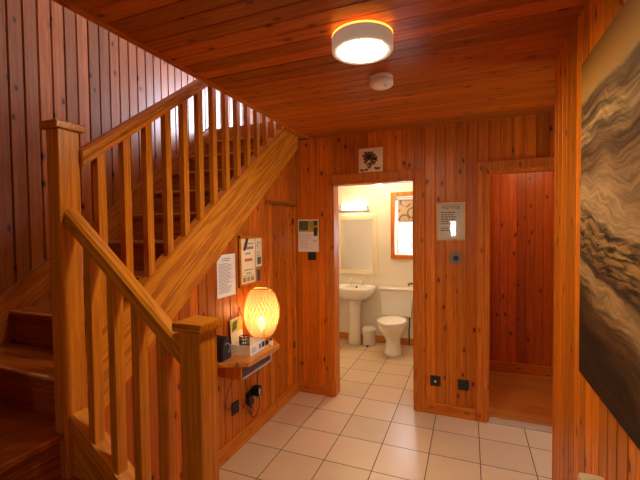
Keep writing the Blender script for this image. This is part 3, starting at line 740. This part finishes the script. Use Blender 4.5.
fr.build('frame', M['ash_y'], nb)
p1 = thing('pinned_poster', 'tall cream poster pinned on the left of the noticeboard', 'poster', (XL, -0.93, 1.34))
ya, yb, za, zb = -1.020, -0.835, 1.180, 1.510
box(XL + 0.0124, XL + 0.0134, ya, yb, za, zb).build('sheet', M['paper_cream'], p1)
X_ = XL + 0.0134
for (a, b, c, d) in ((ya + 0.075, yb - 0.02, zb - 0.04, zb - 0.032), (ya + 0.035, ya + 0.15, za + 0.095, za + 0.103), (ya + 0.06, ya + 0.125, za + 0.07, za + 0.078), (ya + 0.05, ya + 0.12, zb - 0.115, zb - 0.103)):
    box(X_, X_ + 0.0006, a, b, c, d).build('printed_line', M['ink_grey'], p1)
mb = MB()
for i in range(7): mb.box(X_, X_ + 0.0006, ya + 0.035 + 0.018 * i, ya + 0.048 + 0.018 * i, zb - 0.078, zb - 0.054 - 0.006 * (i % 2))
mb.build('heading', plain('slate_ink', (0.13, 0.11, 0.20), 0.8), p1)
mb = MB()
for i in range(6): mb.box(X_, X_ + 0.0006, ya + 0.045 + 0.017 * i, ya + 0.058 + 0.017 * i, zb - 0.168, zb - 0.144 - 0.005 * (i % 2))
mb.build('red_heading', M['ink_red'], p1)
mb = MB()
mb.box(X_, X_ + 0.0006, ya + 0.01, yb - 0.01, za + 0.055, za + 0.059)
for i in range(3): mb.box(X_, X_ + 0.0006, ya + 0.015 + 0.055 * i, ya + 0.058 + 0.055 * i, za + 0.012, za + 0.046)
mb.build('photo_strip', plain('muted_photo', (0.34, 0.27, 0.13), 0.7, mottle=0.7), p1)
MB().prism([(X_, ya + 0.022, zb - 0.082), (X_, ya + 0.042, zb - 0.086), (X_, ya + 0.088, zb + 0.004), (X_, ya + 0.066, zb + 0.006)], (0.008, 0, 0)).build('clip', plain('maroon_clip', (0.10, 0.02, 0.02), 0.4), p1)
p2 = thing('pinned_leaflet', 'narrow cream leaflet pinned at the upper right of the noticeboard', 'leaflet', (XL, -0.79, 1.40))
ya, yb, za, zb = -0.828, -0.738, 1.290, 1.512
box(XL + 0.0137, XL + 0.0149, ya, yb, za, zb).build('sheet', M['paper_cream'], p2)
X_ = XL + 0.0149; mb = MB(); lines_x(mb, X_, ya + 0.015, yb - 0.01, za + 0.02, zb - 0.09, 5, 0.25, 8)
mb.build('printed_lines', M['ink_grey'], p2); mb = MB(); mb.tube([(X_ + 0.0005, ya + 0.04 + 0.018 * math.cos(a), zb - 0.05 + 0.022 * math.sin(a)) for a in [i * 0.4 for i in range(12)]], 0.003, 6)
mb.build('printed_emblem', M['ink_grey'], p2)
box(X_, X_ + 0.0006, ya + 0.025, yb - 0.012, za + 0.018, za + 0.075).build('printed_picture', plain('leaflet_photo', (0.16, 0.17, 0.13), 0.7, mottle=0.8), p2)
p3 = thing('pinned_photo', 'small dark photo pinned at the lower right of the noticeboard', 'photo', (XL, -0.79, 1.21))
box(XL + 0.0124, XL + 0.0134, -0.815, -0.752, 1.178, 1.268).build('print', plain('photo_brown', (0.24, 0.12, 0.05), 0.6, mottle=0.7), p3)
box(XL + 0.0134, XL + 0.014, -0.795, -0.770, 1.185, 1.262).build('figure', plain('photo_dark', (0.05, 0.05, 0.06), 0.6, mottle=0.5), p3)

# poster on the back wall
po = thing('wall_poster', 'printed poster with green and yellow header on the back wall left of the bathroom door', 'poster', (-0.50, YB, 1.51))
xa, xb, za, zb = -0.608, -0.396, 1.362, 1.668
Yp = YB - 0.004
box(xa, xb, Yp - 0.0012, Yp, za, zb).build('sheet', M['paper'], po)
def by(x0, x1, z0, z1, lay=0): return (x0, x1, Yp - 0.0020 - 0.0006 * lay, Yp - 0.0012, z0, z1)
box(*by(xa + 0.008, xb - 0.004, zb - 0.115, zb - 0.008)).build('header_panel', plain('mustard_print', (0.46, 0.36, 0.05), 0.7, mottle=0.4), po)
box(*by(xa + 0.012, xa + 0.105, zb - 0.10, zb - 0.014, 1)).build('header_photo', plain('poster_photo', (0.10, 0.11, 0.06), 0.7, mottle=0.9), po)
mb = MB(); mb.box(*by(xb - 0.050, xb - 0.015, zb - 0.055, zb - 0.014, 1)).box(*by(xb - 0.050, xb - 0.012, zb - 0.155, zb - 0.075, 1))
mb.build('dark_columns', plain('dark_green_print', (0.035, 0.05, 0.015), 0.7, mottle=0.5), po)
mb = MB(); rnd = random.Random(4)
for i in range(10): mb.box(*by(xa + 0.015, xa + 0.015 + rnd.uniform(0.08, 0.13), za + 0.035 + 0.0145 * i, za + 0.038 + 0.0145 * i))
mb.build('printed_lines', plain('pale_ink', (0.50, 0.44, 0.40), 0.8), po)
box(*by(xb - 0.06, xb - 0.02, za + 0.10, za + 0.106)).build('caption_line', M['ink_grey'], po)

# little flower print above the bathroom door
fp = thing('flower_print', 'small square flower print with sepia bloom above the bathroom doorway', 'picture', (0.11, YB, 2.18))
xa, xb, za, zb = 0.004, 0.214, 2.076, 2.288
box(xa, xb, YB - 0.020, YB + 0.002, za, zb, bevel=0.002).build('canvas', plain('aged_canvas', (0.92, 0.70, 0.42), 0.75, mottle=0.15), fp)
fm = plain('sepia_petal', (0.20, 0.085, 0.035), 0.8, mottle=0.5); fd_ = plain('sepia_dark', (0.05, 0.022, 0.012), 0.8, mottle=0.4)
def petal(m, cx_, cz_, ang, ln, wd, lay):
    y = YB - 0.0203 - 0.0005 * lay; pts = []
    for i in range(12):
        a = 2 * PI * i / 12; u = (1 + math.cos(a)) * ln / 2; w = math.sin(a) * wd / 2 * (0.6 + 0.4 * u / ln)
        pts.append((cx_ + u * math.cos(ang) - w * math.sin(ang), y, cz_ + u * math.sin(ang) + w * math.cos(ang)))
    m.prism(pts, (0, -0.0005, 0))
mb = MB()
for i in range(9): petal(mb, 0.098, 2.205, i * 0.62 - 0.9, (0.062, 0.052, 0.066)[i % 3], 0.034, i)
mb.build('bloom', fm, fp)
mb = MB()
for i in range(6): petal(mb, 0.100, 2.208, i * 1.05 + 0.3, 0.030, 0.020, 10 + i)
for i in range(3): petal(mb, 0.125, 2.186, -0.25 + 0.35 * i, 0.055, 0.016, 2 + i)
mb.build('bloom_centre', fd_, fp)
mb = MB()
for i, (lx_, lz_) in enumerate(((0.025, 2.105), (0.062, 2.097), (0.095, 2.110), (0.118, 2.128), (0.155, 2.115), (0.170, 2.105), (0.085, 2.135), (0.145, 2.135))): petal(mb, lx_ - 0.012, lz_, 0.5 * (i % 4) - 0.5, 0.042, 0.026, i)
mb.box(0.100, 0.105, YB - 0.0206, YB - 0.020, 2.10, 2.17)
mb.build('leaves', plain('sepia_leaf', (0.16, 0.09, 0.025), 0.8, mottle=0.5), fp)

# framed notice
no = thing('framed_notice', 'glazed framed notice with large heading hanging right of the bathroom door', 'framed notice', (0.78, YB, 1.63))
xa, xb, za, zb = 0.668, 0.890, 1.472, 1.784
mb = MB(); t = 0.014
for (a, b, c, d) in ((xa, xa + t, za, zb), (xb - t, xb, za, zb), (xa + t, xb - t, za, za + t), (xa + t, xb - t, zb - t, zb)): mb.box(a, b, YB - 0.020, YB + 0.002, c, d, bevel=0.002)
mb.build('frame', M['gold'], no)
box(xa + t, xb - t, YB - 0.008, YB - 0.001, za + t, zb - t).build('sheet', plain('cream_notice_paper', (0.93, 0.84, 0.74), 0.75, mottle=0.03), no)
cu = bpy.data.curves.new('heading_text', 'FONT'); cu.body = 'NOTICE'; cu.size = 0.034; cu.align_x = 'CENTER'; cu.extrude = 0.0003
to = bpy.data.objects.new('tmp_text', cu); COL.objects.link(to)
dg = bpy.context.evaluated_depsgraph_get(); me = bpy.data.meshes.new_from_object(to.evaluated_get(dg)); bpy.data.objects.remove(to)
me.transform(Matrix.Translation((0.779 - 0.78, -0.0086, 0.1015)) @ Matrix.Rotation(PI / 2, 4, 'X') @ Matrix.Scale(1.12, 4, (1, 0, 0)))
me.materials.clear(); me.materials.append(M['ink'])
ho = bpy.data.objects.new('heading', me); COL.objects.link(ho); ho.parent = no
mb = MB(); mb2 = MB(); rnd = random.Random(11)
for i, w in enumerate((0.115, 0.09, 0.12, 0.10, 0.085, 0.12, 0.0, 0.06, 0.11)):
    if w: 
        x = xa + 0.034; z = zb - 0.085 - 0.0185 * i
        while x < xa + 0.034 + w:
            ww = rnd.uniform(0.012, 0.03); (mb if i < 6 else mb2).box(x, x + ww, YB - 0.0086, YB - 0.008, z, z + 0.007); x += ww + 0.006
mb.build('printed_lines', M['ink'], no); mb2.build('closing_lines', M['ink'], no)
box(xa + t, xb - t, YB - 0.0125, YB - 0.0105, za + t, zb - t).build('glazing', M['glass'], no)

# large canvas on the right wall
def art_mat():
    m, nt, b = new_mat('dune_photograph_print'); k = NT(nt)
    x, y, z = k.xyz(k.obj())
    u = k.math('MULTIPLY', k.math('SUBTRACT', 0.80, y), 1.0)       # 0 at the far edge, grows towards the camera
    v = k.math('DIVIDE', k.math('ADD', z, 0.56), 1.11)
    wv = k.comb(k.math('MULTIPLY', u, 1.2), 0.0, k.math('MULTIPLY', v, 2.0))
    wr = k.math('SUBTRACT', k.noise(wv, 2.6, 3, 0.5, 0.0), 0.5)
    low = k.math('SUBTRACT', 1.0, k.step(v, 0.45, 0.75))
    calm = k.math('SUBTRACT', 1.0, k.math('MULTIPLY', k.step(v, 0.84, 0.90), 0.9))
    q = k.math('ADD', v, k.math('ADD', k.math('MULTIPLY', k.math('MULTIPLY', u, low), 0.22), k.math('MULTIPLY', k.math('MULTIPLY', wr, calm), 0.13)))
    ramp = k.n('ShaderNodeValToRGB'); k.set(ramp.inputs[0], q)
    els = ramp.color_ramp.elements
    stops = [(0.0, (0.022, 0.010, 0.005)), (0.20, (0.030, 0.014, 0.006)), (0.29, (0.10, 0.05, 0.018)), (0.34, (0.42, 0.27, 0.12)), (0.375, (0.36, 0.23, 0.10)), (0.39, (0.055, 0.03, 0.016)), (0.43, (0.16, 0.09, 0.035)), (0.50, (0.30, 0.18, 0.06)),
             (0.54, (0.20, 0.12, 0.05)), (0.565, (0.48, 0.32, 0.16)), (0.61, (0.46, 0.30, 0.15)), (0.68, (0.22, 0.125, 0.055)), (0.72, (0.14, 0.075, 0.035)), (0.76, (0.42, 0.28, 0.13)), (0.81, (0.30, 0.19, 0.08)), (0.865, (0.13, 0.075, 0.035)), (0.885, (0.46, 0.28, 0.09)), (0.93, (0.40, 0.20, 0.035)), (1.0, (0.20, 0.085, 0.010))]
    els[0].position = stops[0][0]; els[0].color = (*stops[0][1], 1); els[1].position = 1.0; els[1].color = (*stops[-1][1], 1)
    for p, c in stops[1:-1]:
        e = els.new(p); e.color = (*c, 1)
    # ripples of wet sand, stronger in the middle
    rv = k.comb(k.math('MULTIPLY', u, 9.0), 0.0, k.math('MULTIPLY', k.math('ADD', v, k.math('ADD', k.math('MULTIPLY', u, 0.10), k.math('MULTIPLY', wr, 0.12))), 60.0))
    rp = k.step(k.noise(rv, 1.0, 4, 0.6, 0.5), 0.38, 0.62)
    sv = k.comb(k.math('MULTIPLY', u, 2.2), 0.0, k.math('MULTIPLY', k.math('ADD', v, k.math('MULTIPLY', wr, 0.10)), 46.0))
    sp_ = k.step(k.noise(sv, 1.0, 5, 0.65), 0.35, 0.65)
    zone = k.math('MULTIPLY', k.step(q, 0.38, 0.42), k.math('SUBTRACT', 1.0, k.step(q, 0.53, 0.58)))
    upz = k.math('MULTIPLY', k.step(q, 0.64, 0.70), k.math('SUBTRACT', 1.0, k.step(v, 0.86, 0.90)))
    loz = k.math('SUBTRACT', 1.0, k.step(q, 0.30, 0.37))
    fac = k.math('MULTIPLY', k.math('MULTIPLY_ADD', k.math('MULTIPLY', zone, k.math('SUBTRACT', rp, 0.6)), 1.5, 1.0), k.math('MULTIPLY_ADD', k.math('MULTIPLY', k.math('ADD', upz, k.math('MULTIPLY', loz, 0.8)), k.math('SUBTRACT', sp_, 0.55)), 1.3, 1.0))
    # fine rills everywhere below the hazy horizon
    fv = k.comb(k.math('MULTIPLY', u, 5.0), 0.0, k.math('MULTIPLY', k.math('ADD', v, k.math('ADD', k.math('MULTIPLY', u, 0.16), k.math('MULTIPLY', wr, 0.2))), 90.0))
    fi = k.math('SUBTRACT', k.step(k.noise(fv, 1.0, 4, 0.65, 0.3), 0.35, 0.65), 0.55)
    below = k.math('SUBTRACT', 1.0, k.step(v, 0.84, 0.90))
    fac = k.math('MULTIPLY', fac, k.math('MULTIPLY_ADD', k.math('MULTIPLY', fi, below), 0.55, 1.0))
    k.set(b.inputs['Base Color'], k.scale_col(ramp.outputs[0], fac))
    b.inputs['Roughness'].default_value = 0.6; b.inputs['Specular IOR Level'].default_value = 0.2
    return m
ca = thing('canvas_print', 'huge canvas print of brown rippled sand on the right-hand wall', 'picture', (XR, -2.5, 1.6))
box(XR - 0.036, XR - 0.002, -3.40, -1.70, 1.045, 2.160, bevel=0.002).build('canvas', art_mat(), ca)
box(XR - 0.014, XR, -3.36, -1.74, 1.085, 2.12).build('stretcher_frame', M['ash_y'], ca)

# electric panel heater on the right wall, only its top corner shows
he = thing('panel_heater', 'cream wall heater below the canvas print, only its top corner in view', 'heater', (XR, -2.3, 0.3))
box(XR - 0.085, XR - 0.012, -2.85, -1.90, 0.24, 0.785, bevel=0.012).build('heater_body', plain('cream_enamel', (0.72, 0.62, 0.42), 0.4), he)
box(XR - 0.014, XR - 0.002, -2.6, -1.95, 0.28, 0.64).build('wall_bracket', M['white_plastic'], he)
MB().tube([(XR - 0.05, -1.905, 0.70), (XR - 0.05, -1.893, 0.70)], 0.014, 16).build('control_knob', M['white_plastic'], he)

# ------------------------------------------------------------------ bathroom
# basin on pedestal
bx, byy = -0.535, BY
ba = thing('wash_basin', 'white ceramic pedestal wash basin with two chrome taps below the bathroom mirror', 'basin', (bx, 1.5, 0))
def bring(sc, z, dep=0.45, w=0.285, cyo=0.0):
    pts = []
    for i in range(40):
        a = 2 * PI * i / 40; c, s_ = math.cos(a), math.sin(a)
        # D-shape: flat at the wall, rounded front
        X = w * sc * (abs(c) ** 0.62) * (1 if c > 0 else -1)
        Yv = (dep * 0.62 * sc * s_ if s_ < 0 else dep * 0.38 * sc * (abs(s_) ** 0.45))
        pts.append((bx + X, BY - dep * 0.38 - 0.004 + Yv * (1 if s_ < 0 else 1) + cyo, z))
    return pts
MB().loft([bring(0.40, 0.615), bring(0.72, 0.645), bring(0.93, 0.700), bring(1.0, 0.755), bring(1.0, 0.785), bring(0.98, 0.795), bring(0.86, 0.795, cyo=-0.012), bring(0.80, 0.775, cyo=-0.014), bring(0.62, 0.715, cyo=-0.014), bring(0.25, 0.690, cyo=-0.014)]).build('bowl', M['ceramic'], ba)
def ell(cx_, cy_, rx, ry, z, n=32): return [(cx_ + rx * math.cos(2 * PI * i / n), cy_ + ry * math.sin(2 * PI * i / n), z) for i in range(n)]
MB().loft([ell(bx, 1.56, 0.092, 0.10, 0), ell(bx, 1.56, 0.086, 0.095, 0.05), ell(bx, 1.56, 0.078, 0.085, 0.3), ell(bx, 1.56, 0.085, 0.09, 0.55), ell(bx, 1.56, 0.12, 0.12, 0.66)]).build('pedestal', M['ceramic'], ba)
for dx in (-0.085, 0.085):
    tp = MB().lathe((bx + dx, BY - 0.065, 0.79), [(0.022, 0), (0.020, 0.012), (0.012, 0.02), (0.012, 0.055), (0.017, 0.06), (0.015, 0.075), (0.006, 0.08)], 20).tube([(bx + dx, BY - 0.065, 0.835), (bx + dx, BY - 0.12, 0.840), (bx + dx, BY - 0.135, 0.822)], [0.009, 0.008, 0.008], 12).build('tap', M['chrome'], ba)
    MB().tube([(bx + dx - 0.03, BY - 0.065, 0.876), (bx + dx + 0.03, BY - 0.065, 0.876)], 0.006, 10).tube([(bx + dx, BY - 0.095, 0.876), (bx + dx, BY - 0.035, 0.876)], 0.006, 10).build('tap_handle', M['chrome'], tp)
MB().tube([(bx, BY - 0.062, 0.768), (bx, BY - 0.071, 0.760)], 0.012, 16).build('overflow_hole', M['darkbox'], ba)
# mirror
mi = thing('bathroom_mirror', 'cream framed rectangular mirror on the bathroom wall above the basin', 'mirror', (-0.54, BY, 1.33))
xa, xb, za, zb = -0.835, -0.252, 0.935, 1.762
mb = MB(); t = 0.062
for (a, b, c, d) in ((xa, xa + t, za, zb), (xb - t, xb, za, zb), (xa + t, xb - t, za, za + t), (xa + t, xb - t, zb - t, zb)): mb.box(a, b, BY - 0.026, BY, c, d, bevel=0.006)
mb.build('frame', M['cream'], mi)
box(xa + t, xb - t, BY - 0.014, BY - 0.004, za + t, zb - t).build('mirror_glass', M['mirror'], mi)
# striplight
bl = thing('mirror_light', 'glowing chrome-ended strip light above the bathroom mirror', 'wall light', (-0.56, BY, 1.86))
box(-0.76, -0.36, BY - 0.022, BY, 1.815, 1.845, bevel=0.004).build('back_plate', M['chrome'], bl)
for xx in (-0.765, -0.385): box(xx, xx + 0.03, BY - 0.085, BY, 1.835, 1.895, bevel=0.004).build('end_cap', M['chrome'], bl)
MB().tube([(-0.735, BY - 0.048, 1.865), (-0.385, BY - 0.048, 1.865)], 0.028, 20).build('tube', emit_mat('strip_glow', (1.0, 0.76, 0.46), 10.0), bl)
# ceiling dome in the bathroom
dl = thing('dome_light', 'white dome ceiling light in the bathroom seen through the top of the doorway', 'ceiling light', (-0.13, 1.15, BZ))
MB().lathe((-0.12, 1.2, 0), [(0.165, BZ), (0.165, BZ - 0.03), (0.155, BZ - 0.034)], 40).build('base_ring', M['white_plastic'], dl)
MB().lathe((-0.12, 1.2, 0), [(0.152, BZ - 0.034), (0.150, BZ - 0.10), (0.125, BZ - 0.165), (0.08, BZ - 0.205), (0.03, BZ - 0.222), (0.001, BZ - 0.224)], 40).build('glass_dome', emit_mat('dome_glow', (1.0, 0.72, 0.42), 19.0), dl)
# blind
def blind_mat():
    m, nt, b = new_mat('scroll_print_blind'); k = NT(nt)
    x, y, z = k.xyz(k.obj())
    vo = k.n('ShaderNodeTexVoronoi', voronoi_dimensions='2D'); vo.inputs['Scale'].default_value = 6.5
    k.set(vo.inputs['Vector'], k.comb(x, z, 0.0))
    d = vo.outputs['Distance']
    ring = k.math('SUBTRACT', 1.0, k.step(k.math('ABSOLUTE', k.math('SUBTRACT', d, 0.42)), 0.04, 0.09))
    n = k.noise(k.obj(), 9, 2)
    f = k.math('MULTIPLY', ring, k.step(n, 0.42, 0.52))
    c = k.mix(f, (0.50, 0.37, 0.25), (0.20, 0.12, 0.07))
    k.set(b.inputs['Base Color'], c); b.inputs['Roughness'].default_value = 0.8
    b.inputs['Transmission Weight'].default_value = 0.0
    return m
bd = thing('roller_blind', 'half-lowered roller blind with brown scroll pattern in the bathroom window', 'blind', (0.2, BY, 1.98))
MB().tube([(WX0 + 0.012, BY + 0.055, WZ1 - 0.03), (WX1 - 0.012, BY + 0.055, WZ1 - 0.03)], 0.02, 16).build('roller', M['upvc'], bd)
box(WX0 + 0.03, WX1 - 0.03, BY + 0.068, BY + 0.071, 1.66, WZ1 - 0.04).build('blind_fabric', blind_mat(), bd)
MB().tube([(WX0 + 0.03, BY + 0.0695, 1.655), (WX1 - 0.03, BY + 0.0695, 1.655)], 0.008, 10).build('bottom_bar', M['upvc'], bd)
for xx in (WX0, WX1 - 0.012): box(xx, xx + 0.012, BY + 0.03, BY + 0.08, WZ1 - 0.06, WZ1 - 0.002).build('bracket', M['chrome'], bd)
# toilet
tx = 0.025
to_ = thing('toilet', 'white ceramic close-coupled toilet with lid down beside the basin', 'toilet', (tx, 1.4, 0))
def bowl(cy_, rx, ry, z, n=36, sq=1.0): return [(tx + rx * math.cos(2 * PI * i / n), cy_ + ry * math.sin(2 * PI * i / n) * (1.0 if math.sin(2 * PI * i / n) < 0 else 0.9), z) for i in range(n)]
MB().loft([bowl(1.36, 0.115, 0.175, 0.0), bowl(1.36, 0.110, 0.168, 0.03), bowl(1.37, 0.092, 0.135, 0.10), bowl(1.37, 0.088, 0.135, 0.17), bowl(1.35, 0.120, 0.185, 0.25), bowl(1.33, 0.165, 0.235, 0.33), bowl(1.33, 0.178, 0.250, 0.385), bowl(1.33, 0.176, 0.248, 0.395), bowl(1.33, 0.12, 0.18, 0.393)]).build('pan', M['ceramic'], to_)
box(tx - 0.10, tx + 0.10, 1.50, BY - 0.01, 0.30, 0.405, bevel=0.02).build('pan_shelf', M['ceramic'], to_)
MB().loft([bowl(1.325, 0.182, 0.252, 0.397), bowl(1.325, 0.186, 0.256, 0.402), bowl(1.325, 0.184, 0.254, 0.412)]).build('seat', M['white_plastic'], to_)
MB().loft([bowl(1.325, 0.184, 0.255, 0.415), bowl(1.325, 0.187, 0.258, 0.420), bowl(1.325, 0.180, 0.250, 0.431), bowl(1.325, 0.13, 0.19, 0.437), bowl(1.325, 0.01, 0.02, 0.438)]).build('lid', M['ceramic'], to_)
cis = MB().loft([[(tx - 0.195, 1.575, 0.41), (tx + 0.195, 1.575, 0.41), (tx + 0.195, BY - 0.005, 0.41), (tx - 0.195, BY - 0.005, 0.41)], [(tx - 0.222, 1.545, 0.755), (tx + 0.222, 1.545, 0.755), (tx + 0.222, BY - 0.005, 0.755), (tx - 0.222, BY - 0.005, 0.755)]], smooth=False)
bmesh.ops.bevel(cis.bm, geom=cis.bm.edges[:], offset=0.018, segments=3, affect='EDGES', profile=0.5)
co = cis.build('cistern', M['ceramic'], to_)
box(tx - 0.232, tx + 0.232, 1.535, BY - 0.003, 0.757, 0.787, bevel=0.010).build('cistern_lid', M['ceramic'], to_)
MB().lathe((tx, 1.63, 0.787), [(0.02, 0), (0.02, 0.006)], 20).build('flush_button', M['chrome'], to_)
MB().tube(smooth([(tx + 0.165, 1.66, 0.41), (tx + 0.165, 1.665, 0.30), (tx + 0.155, 1.68, 0.22), (tx + 0.155, 1.69, 0.02)]), 0.008, 10).build('supply_pipe', M['black'], to_)
# pedal bin
bi = thing('pedal_bin', 'small white pedal bin on the tiles between basin pedestal and toilet', 'bin', (-0.335, 1.56, 0))
MB().lathe((-0.335, 1.56, 0), [(0.078, 0.0), (0.082, 0.012), (0.088, 0.20), (0.090, 0.205)], 32).build('bin_body', M['white_plastic'], bi)
MB().lathe((-0.335, 1.56, 0), [(0.092, 0.207), (0.092, 0.222), (0.080, 0.240), (0.04, 0.250), (0.001, 0.252)], 32).build('lid', M['white_plastic'], bi)
box(-0.352, -0.318, 1.445, 1.49, 0.010, 0.022, bevel=0.003).build('pedal', M['black'], bi)
# open bathroom door, edge-on behind the right jamb
A = math.radians(83.0); hinge = (D1b - 0.02, 0.065)
dd_ = bpy.data.objects.new('door_1', None); COL.objects.link(dd_); dd_.location = (hinge[0], hinge[1], 0.0); struct(dd_)
def dlocal(m): return m.rot('Z', -A, (hinge[0], hinge[1], 0))
hx, hy_ = hinge
dlocal(box(hx - 0.70, hx, hy_, hy_ + 0.035, 0.012, D1t - 0.022, bevel=0.002)).build('door_panel', M['ash_z'], dd_)
m = MB(); m.box(hx - 0.67, hx - 0.63, hy_ - 0.006, hy_, 0.90, 1.05, bevel=0.002)
dlocal(m).build('backplate', M['black'], dd_)
m = MB(); m.tube([(hx - 0.65, hy_ - 0.004, 0.985), (hx - 0.65, hy_ - 0.055, 0.985)], 0.009, 10).tube(smooth([(hx - 0.65, hy_ - 0.052, 0.985), (hx - 0.60, hy_ - 0.056, 0.992), (hx - 0.54, hy_ - 0.050, 0.982)]), 0.009, 10)
dlocal(m).build('door_handle', M['black'], dd_)
